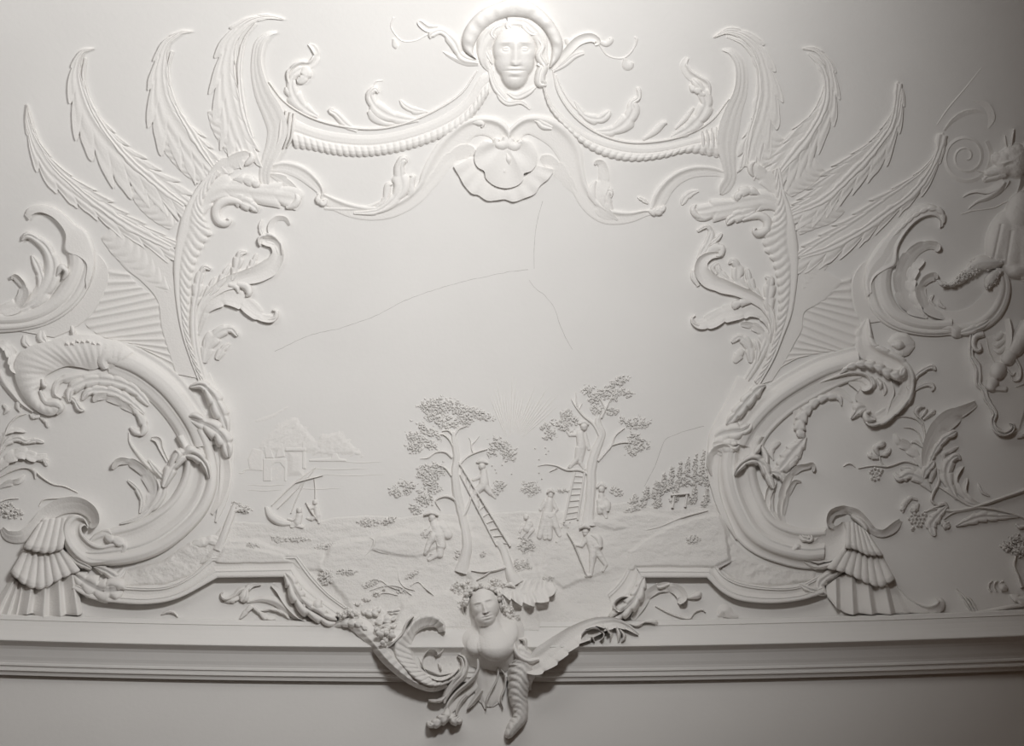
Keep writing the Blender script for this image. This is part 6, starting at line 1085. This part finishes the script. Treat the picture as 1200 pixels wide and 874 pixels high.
mk(t, *Xz, [('rim', [(240, 50, 14, 8), (238, 150, 20, 10), (240, 230, 22, 10), (262, 270, 26, 11), (285, 310, 30, 11), (290, 370, 30, 11), (290, 430, 26, 10), (330, 480, 26, 10), (350, 540, 24, 10), (385, 600, 24, 10), (410, 650, 22, 10), (395, 710, 22, 11), (420, 770, 24, 12), (480, 800, 22, 12), (535, 775, 20, 12), (545, 740, 14, 12), (515, 725, 6, 9)], 'twin', 7, dict(ld=.2, va=.2)),
    ('volute', [(330, 70, 24, 9), (270, 90, 24, 12), (255, 150, 22, 13), (280, 190, 18, 13), (308, 180, 14, 12), (305, 140, 6, 9)], 'dome', 0),
    ('ripple', [(470, 60, 20, 5), (430, 100, 24, 7), (400, 90, 8, 4)], 'dome', 0), ('ripple', [(480, 110, 20, 5), (430, 150, 26, 7), (395, 130, 8, 4)], 'dome', 0), ('ripple', [(485, 160, 20, 5), (440, 200, 24, 7), (400, 180, 8, 4)], 'dome', 0),
    ('stem', [(350, 100, 6, 4), (370, 200, 8, 5), (410, 280, 6, 5)], 'round', 0), ('pillar', [(500, -40, 20, 10), (515, 60, 22, 13), (510, 140, 20, 13), (480, 210, 12, 9)], 'slopeL', 0),
    ('swag', [(560, 240, 12, 7), (600, 330, 14, 9), (590, 400, 14, 9), (550, 410, 10, 8), (520, 370, 6, 6)], 'round', 0), ('swag', [(500, 330, 10, 6), (540, 370, 12, 8), (560, 350, 6, 6)], 'round', 0), ('sprig', [(560, 460, 8, 4), (610, 440, 12, 6), (640, 420, 8, 5)], 'ridge', 0), ('sprig', [(570, 830, 14, 4), (620, 800, 24, 6), (650, 760, 14, 5)], 'dome', 2)])
t.part('backing', poly_relief([([(1141, 398), (1180, 388), (1206, 390), (1206, 470), (1196, 505), (1180, 510), (1166, 500), (1160, 478), (1150, 455), (1143, 430)], 3, 3)], step=.8))
t = Thing('cherub_legs', 'plump stucco legs dangling over the arabesque bracket', 'figure', (1175, 430))
Lg = lambda X, Y: smax([seg(X, Y, 1207, 383, 12, 1190, 408, 9.5, 1.2, base=4), seg(X, Y, 1184, 416, 8.5, 1181, 420, 8, 1.25, base=4), seg(X, Y, 1171, 433, 9, 1169, 436, 9, 1.3, base=4), seg(X, Y, 1163, 449, 7.5, 1162, 452, 7, 1.3, base=4), seg(X, Y, 1165, 455, 3, 1178, 456, 2.5, 1.2, base=5)], 1.6)
t.part('body', field(1150, 375, 1208, 462, .5, Lg, cut=2.5, low=1))
# flowering plant on the right
t = Thing('flowering_plant', 'large stucco flowering plant right of the bottom right scroll', 'plant', (1085, 560))
mk(t, *Pz, [('leaf', [(560, 600, 14, 5), (585, 480, 40, 8), (640, 370, 62, 10), (710, 290, 62, 11), (775, 245, 42, 10), (830, 215, 30, 9), (890, 180, 20, 7)], 'slopeL', 4, dict(ld=.15, sides=(.3, 1), stri=.3)), ('leaf', [(590, 570, 10, 5), (640, 470, 26, 8), (695, 400, 26, 9), (745, 370, 24, 9), (768, 355, 10, 6)], 'mid', 4),
    ('leaf', [(545, 590, 12, 4), (510, 510, 34, 7), (450, 450, 36, 8), (395, 420, 24, 8), (372, 372, 10, 6)], 'slopeR', 4), ('stem', [(562, 560, 6, 4), (568, 440, 7, 5), (560, 350, 7, 5), (520, 285, 6, 5), (450, 262, 5, 4), (380, 265, 3, 2)], 'round', 0), ('stem', [(550, 430, 5, 4), (520, 360, 6, 4), (480, 335, 5, 4), (430, 332, 3, 2)], 'round', 0), ('stem', [(555, 460, 5, 4), (500, 420, 12, 5), (480, 430, 4, 3)], 'mid', 0), ('stem', [(565, 350, 5, 5), (550, 290, 6, 5), (520, 255, 8, 6)], 'round', 0),
    ('petal', [(525, 265, 8, 5), (510, 225, 18, 8), (535, 200, 14, 8), (565, 200, 5, 5)], 'dome', 0), ('petal', [(540, 270, 8, 5), (565, 235, 16, 9), (580, 210, 5, 6)], 'dome', 0), ('petal', [(555, 280, 8, 5), (590, 250, 14, 8), (625, 225, 12, 8), (620, 245, 4, 5)], 'dome', 0),
    ('stem', [(520, 570, 6, 4), (440, 548, 7, 5), (330, 580, 6, 5), (240, 575, 6, 4), (140, 592, 3, 3)], 'round', 0), ('stem', [(310, 582, 6, 4), (285, 550, 6, 5), (275, 515, 8, 6)], 'round', 0), ('petal', [(270, 530, 10, 5), (220, 510, 22, 7), (205, 490, 8, 5)], 'dome', 2), ('petal', [(270, 510, 10, 5), (255, 460, 24, 9), (300, 435, 18, 9), (315, 440, 5, 5)], 'dome', 2), ('petal', [(280, 510, 10, 5), (320, 495, 22, 8), (345, 465, 8, 5)], 'dome', 2), ('stem', [(45, 580, 4, 2), (75, 562, 6, 4), (100, 565, 6, 4), (120, 585, 3, 2)], 'round', 0),
    ('leaf', [(610, 740, 12, 4), (550, 670, 38, 7), (470, 630, 40, 8), (400, 655, 24, 8), (370, 620, 10, 5)], 'mid', 4), ('leaf', [(530, 640, 10, 4), (480, 600, 24, 6), (410, 590, 10, 4)], 'mid', 2), ('bud', [(560, 660, 14, 6), (575, 610, 36, 11), (610, 570, 24, 10), (625, 545, 8, 6)], 'mid', 2), ('bud', [(600, 680, 12, 5), (620, 620, 22, 8), (640, 590, 8, 5)], 'dome', 0),
    ('stem', [(650, 600, 10, 4), (655, 680, 12, 6), (620, 750, 12, 7), (610, 800, 10, 7), (650, 830, 8, 5)], 'round', 0), ('leaf', [(770, 790, 16, 4), (725, 700, 44, 7), (705, 620, 50, 8), (725, 550, 38, 9), (770, 515, 22, 8), (795, 535, 8, 5)], 'mid', 4, dict(stri=.3)), ('leaf', [(850, 800, 10, 4), (775, 720, 22, 6), (758, 650, 20, 7), (790, 595, 12, 7), (815, 580, 4, 4)], 'slopeR', 2), ('leaf', [(930, 830, 10, 3), (850, 790, 20, 6), (815, 730, 20, 7), (835, 655, 8, 6)], 'slopeR', 2), ('leaf', [(690, 560, 10, 4), (685, 500, 20, 6), (730, 480, 18, 6), (780, 455, 5, 3)], 'dome', 2), ('leaf', [(980, 770, 6, 3), (930, 740, 12, 5), (905, 685, 4, 3)], 'mid', 2),
    ('stem', [(1290, 700, 16, 6), (1200, 735, 14, 7), (1080, 775, 12, 7), (950, 820, 12, 7), (850, 850, 14, 6), (740, 865, 12, 5), (640, 850, 10, 4), (560, 870, 4, 3)], 'ridge', 0), ('stem', [(640, 700, 6, 3), (740, 760, 10, 5), (860, 830, 10, 5), (1000, 850, 10, 5), (1150, 890, 8, 4), (1250, 930, 6, 3)], 'round', 0), ('leaf', [(520, 795, 8, 3), (480, 780, 16, 5), (440, 810, 18, 6), (420, 860, 16, 5)], 'dome', 5), ('leaf', [(640, 830, 8, 4), (690, 815, 14, 7), (715, 840, 6, 5)], 'dome', 0)])
mk(t, *L6, [('leaf', [(380, 10, 10, 3), (340, 50, 14, 5), (315, 110, 6, 3)], 'dome', 5), ('petal', [(420, 50, 10, 4), (395, 80, 30, 7), (370, 105, 10, 4)], 'dome', 2), ('leaf', [(600, 70, 12, 4), (540, 130, 40, 7), (500, 190, 40, 6), (520, 260, 12, 4)], 'mid', 4), ('leaf', [(560, 160, 10, 4), (590, 190, 30, 6), (620, 200, 8, 3)], 'mid', 3), ('stem', [(460, 108, 5, 3), (530, 75, 8, 5), (590, 60, 8, 5), (605, 85, 4, 3)], 'round', 0), ('stem', [(580, 152, 5, 3), (640, 112, 7, 4), (740, 92, 7, 4), (850, 60, 5, 3)], 'round', 0),
    ('leaf', [(655, 200, 6, 3), (740, 165, 34, 5), (820, 140, 40, 6), (920, 140, 26, 5), (1060, 135, 10, 3)], 'mid', 6), ('leaf', [(1040, 185, 8, 4), (1065, 205, 12, 6), (1095, 200, 10, 5)], 'dome', 0)])
berries(t, 'berry', [(1100+0*x if False else Pz[0][0]+x/5.4545, Pz[0][1]+y/5.4545, 1.7, 4.5) for x, y in [(225, 600), (245, 592), (268, 598), (285, 612), (232, 622), (255, 618), (278, 628), (240, 642), (262, 640), (225, 655), (245, 662), (292, 600), (268, 655), (215, 615)]])
berries(t, 'berry', [(1000+x/5.46, 580+y/5.46, 1.8, 4.5) for x, y in [(370, 130), (392, 120), (415, 125), (440, 118), (462, 122), (355, 150), (380, 150), (402, 145), (428, 148), (450, 145), (372, 172), (395, 170), (420, 172), (442, 170), (410, 192), (432, 192), (385, 205), (375, 215)]])
t = Thing('shrub', 'small stucco shrub with a thin trunk at the far lower right edge', 'shrub', (1190, 650))
t.part('foliage', chips([(1180, 640, 8, 6, 0), (1190, 632, 8, 6, 0), (1195, 644, 10, 9, 0)], random.Random(1), 2.2, 5, .35), mat=M_RG)
mk(t, *L6, [('trunk', [(1080, 590, 14, 4), (1055, 520, 12, 6), (1030, 450, 10, 6), (1040, 390, 8, 5)], 'round', 0), ('ground', [(800, 745, 5, 2), (900, 735, 14, 4), (1000, 715, 14, 5), (1110, 700, 14, 5)], 'dome', 0), ('ground', [(1000, 640, 14, 3), (1040, 660, 30, 7), (1100, 680, 40, 8)], 'dome', 2)])
single('rippled_rock', 'rippled rock beside the trunk of the small shrub', 'rock', (1170, 688), *[leaf(EW(L6, [(x+20, 548, 5, 3), (x, 565, 7, 4), (x-4, 590, 7, 4), (x+12, 615, 5, 3)]), prof='round', nv=7) for x in (870, 905, 940)], leaf(EW(L6, [(940, 570, 14, 4), (960, 590, 26, 6), (985, 600, 12, 4)]), prof='dome'))
single('rippled_rock', 'curved rippled lump near the cornice, left of the small shrub', 'rock', (1137, 708), *[leaf(EW(L6, [(700+d, 640+d, 5, 2), (745+d, 665, 9, 4), (775+d, 710, 9, 4), (795+d, 745, 5, 3)]), prof='round', nv=7) for d in (0, -22, -42)])
# plant on the left edge
t = Thing('creeping_plant', 'low-relief creeping plant entering from the left edge', 'plant', (30, 530))
mk(t, *Yz, [('stem', [(0, 300, 5, 3), (20, 230, 6, 4), (50, 160, 6, 4), (90, 122, 5, 4), (135, 108, 3, 2)], 'round', 0), ('petal', [(100, 100, 5, 3), (90, 60, 16, 5), (110, 40, 5, 3)], 'dome', 2), ('petal', [(20, 110, 6, 3), (35, 85, 16, 5), (15, 60, 6, 3)], 'dome', 2), ('petal', [(150, 110, 6, 3), (170, 125, 13, 5), (205, 120, 8, 4)], 'dome', 2), ('petal', [(205, 130, 6, 3), (235, 150, 13, 5), (245, 178, 6, 3)], 'dome', 2), ('leaf', [(-10, 280, 8, 3), (30, 205, 14, 5), (80, 190, 14, 5), (130, 200, 4, 3)], 'slopeR', 3), ('leaf', [(-10, 320, 10, 3), (30, 260, 20, 6), (90, 235, 20, 6), (130, 250, 16, 7), (160, 238, 6, 4)], 'mid', 4), ('leaf', [(140, 260, 8, 5), (180, 245, 16, 6), (225, 255, 5, 3)], 'mid', 2),
    ('leaf', [(-10, 400, 14, 4), (40, 340, 32, 7), (110, 310, 34, 7), (180, 330, 24, 6), (240, 320, 8, 4)], 'slopeR', 5), ('petal', [(190, 345, 8, 4), (225, 345, 20, 6), (240, 375, 6, 3)], 'dome', 3), ('stem', [(0, 430, 6, 4), (60, 400, 6, 5), (120, 385, 5, 4), (170, 395, 5, 4), (210, 430, 5, 4), (270, 468, 5, 3), (330, 480, 4, 3), (400, 512, 3, 2)], 'round', 0), ('leaf', [(-10, 490, 10, 3), (40, 465, 18, 6), (100, 450, 16, 6), (125, 420, 6, 4)], 'slopeL', 2), ('leaf', [(140, 385, 5, 3), (175, 400, 12, 5), (180, 440, 4, 3)], 'dome', 0), ('stem', [(200, 580, 3, 2), (220, 550, 4, 3), (300, 540, 4, 3), (370, 530, 3, 2)], 'round', 0), ('stem', [(0, 560, 4, 2), (40, 545, 4, 3), (95, 542, 3, 2)], 'round', 0)])
single('weed', 'rough clump of low weeds above the left crest leaf', 'plant', (12, 600), chips([(8, 598, 12, 10, 0), (22, 602, 6, 6, 0)], random.Random(6), 2.3, 3, .25), mat=M_RG)
# ------------------------------------------------------------------ light and camera
def aim(o, tgt):
    from mathutils import Vector
    o.rotation_euler = (Vector(tgt)-o.location).to_track_quat('-Z', 'Y').to_euler()
for nm, loc, d, e, sz, sprd in (('key_fill_light', (.42, 1.97, 6.0), (-.66, .93, .82), 83, .9, 148), ('key_fill_light', (-3.2, 1.5, 6.0), (.0, .35, .93), 40, .8, 140)):  # unseen lamps: the main one, then a fill added to brighten the left side
    ld = bpy.data.lights.new(nm, 'AREA'); ld.shape = 'DISK'; ld.size = sz; ld.energy = e; ld.color = (1, .997, .987); ld.spread = math.radians(sprd)
    lo = bpy.data.objects.new(nm, ld); COL.objects.link(lo); lo.location = loc; aim(lo, tuple(loc[i]+d[i] for i in range(3)))
wd = bpy.data.worlds.new('World'); bpy.context.scene.world = wd; wd.use_nodes = True
wd.node_tree.nodes['Background'].inputs[0].default_value = (1, .62, .40, 1); wd.node_tree.nodes['Background'].inputs[1].default_value = .032
cd = bpy.data.cameras.new('camera'); cam = bpy.data.objects.new('camera', cd); COL.objects.link(cam)
cd.lens = 50; cd.sensor_width = 36; cam.location = (0, 0, CZ); cam.rotation_euler = (math.radians(90)+PITCH, 0, 0)
bpy.context.scene.camera = cam
vs = bpy.context.scene.view_settings; vs.view_transform = 'Standard'; vs.look = 'None'; vs.exposure = 0; vs.gamma = 1; vs.use_curve_mapping = False
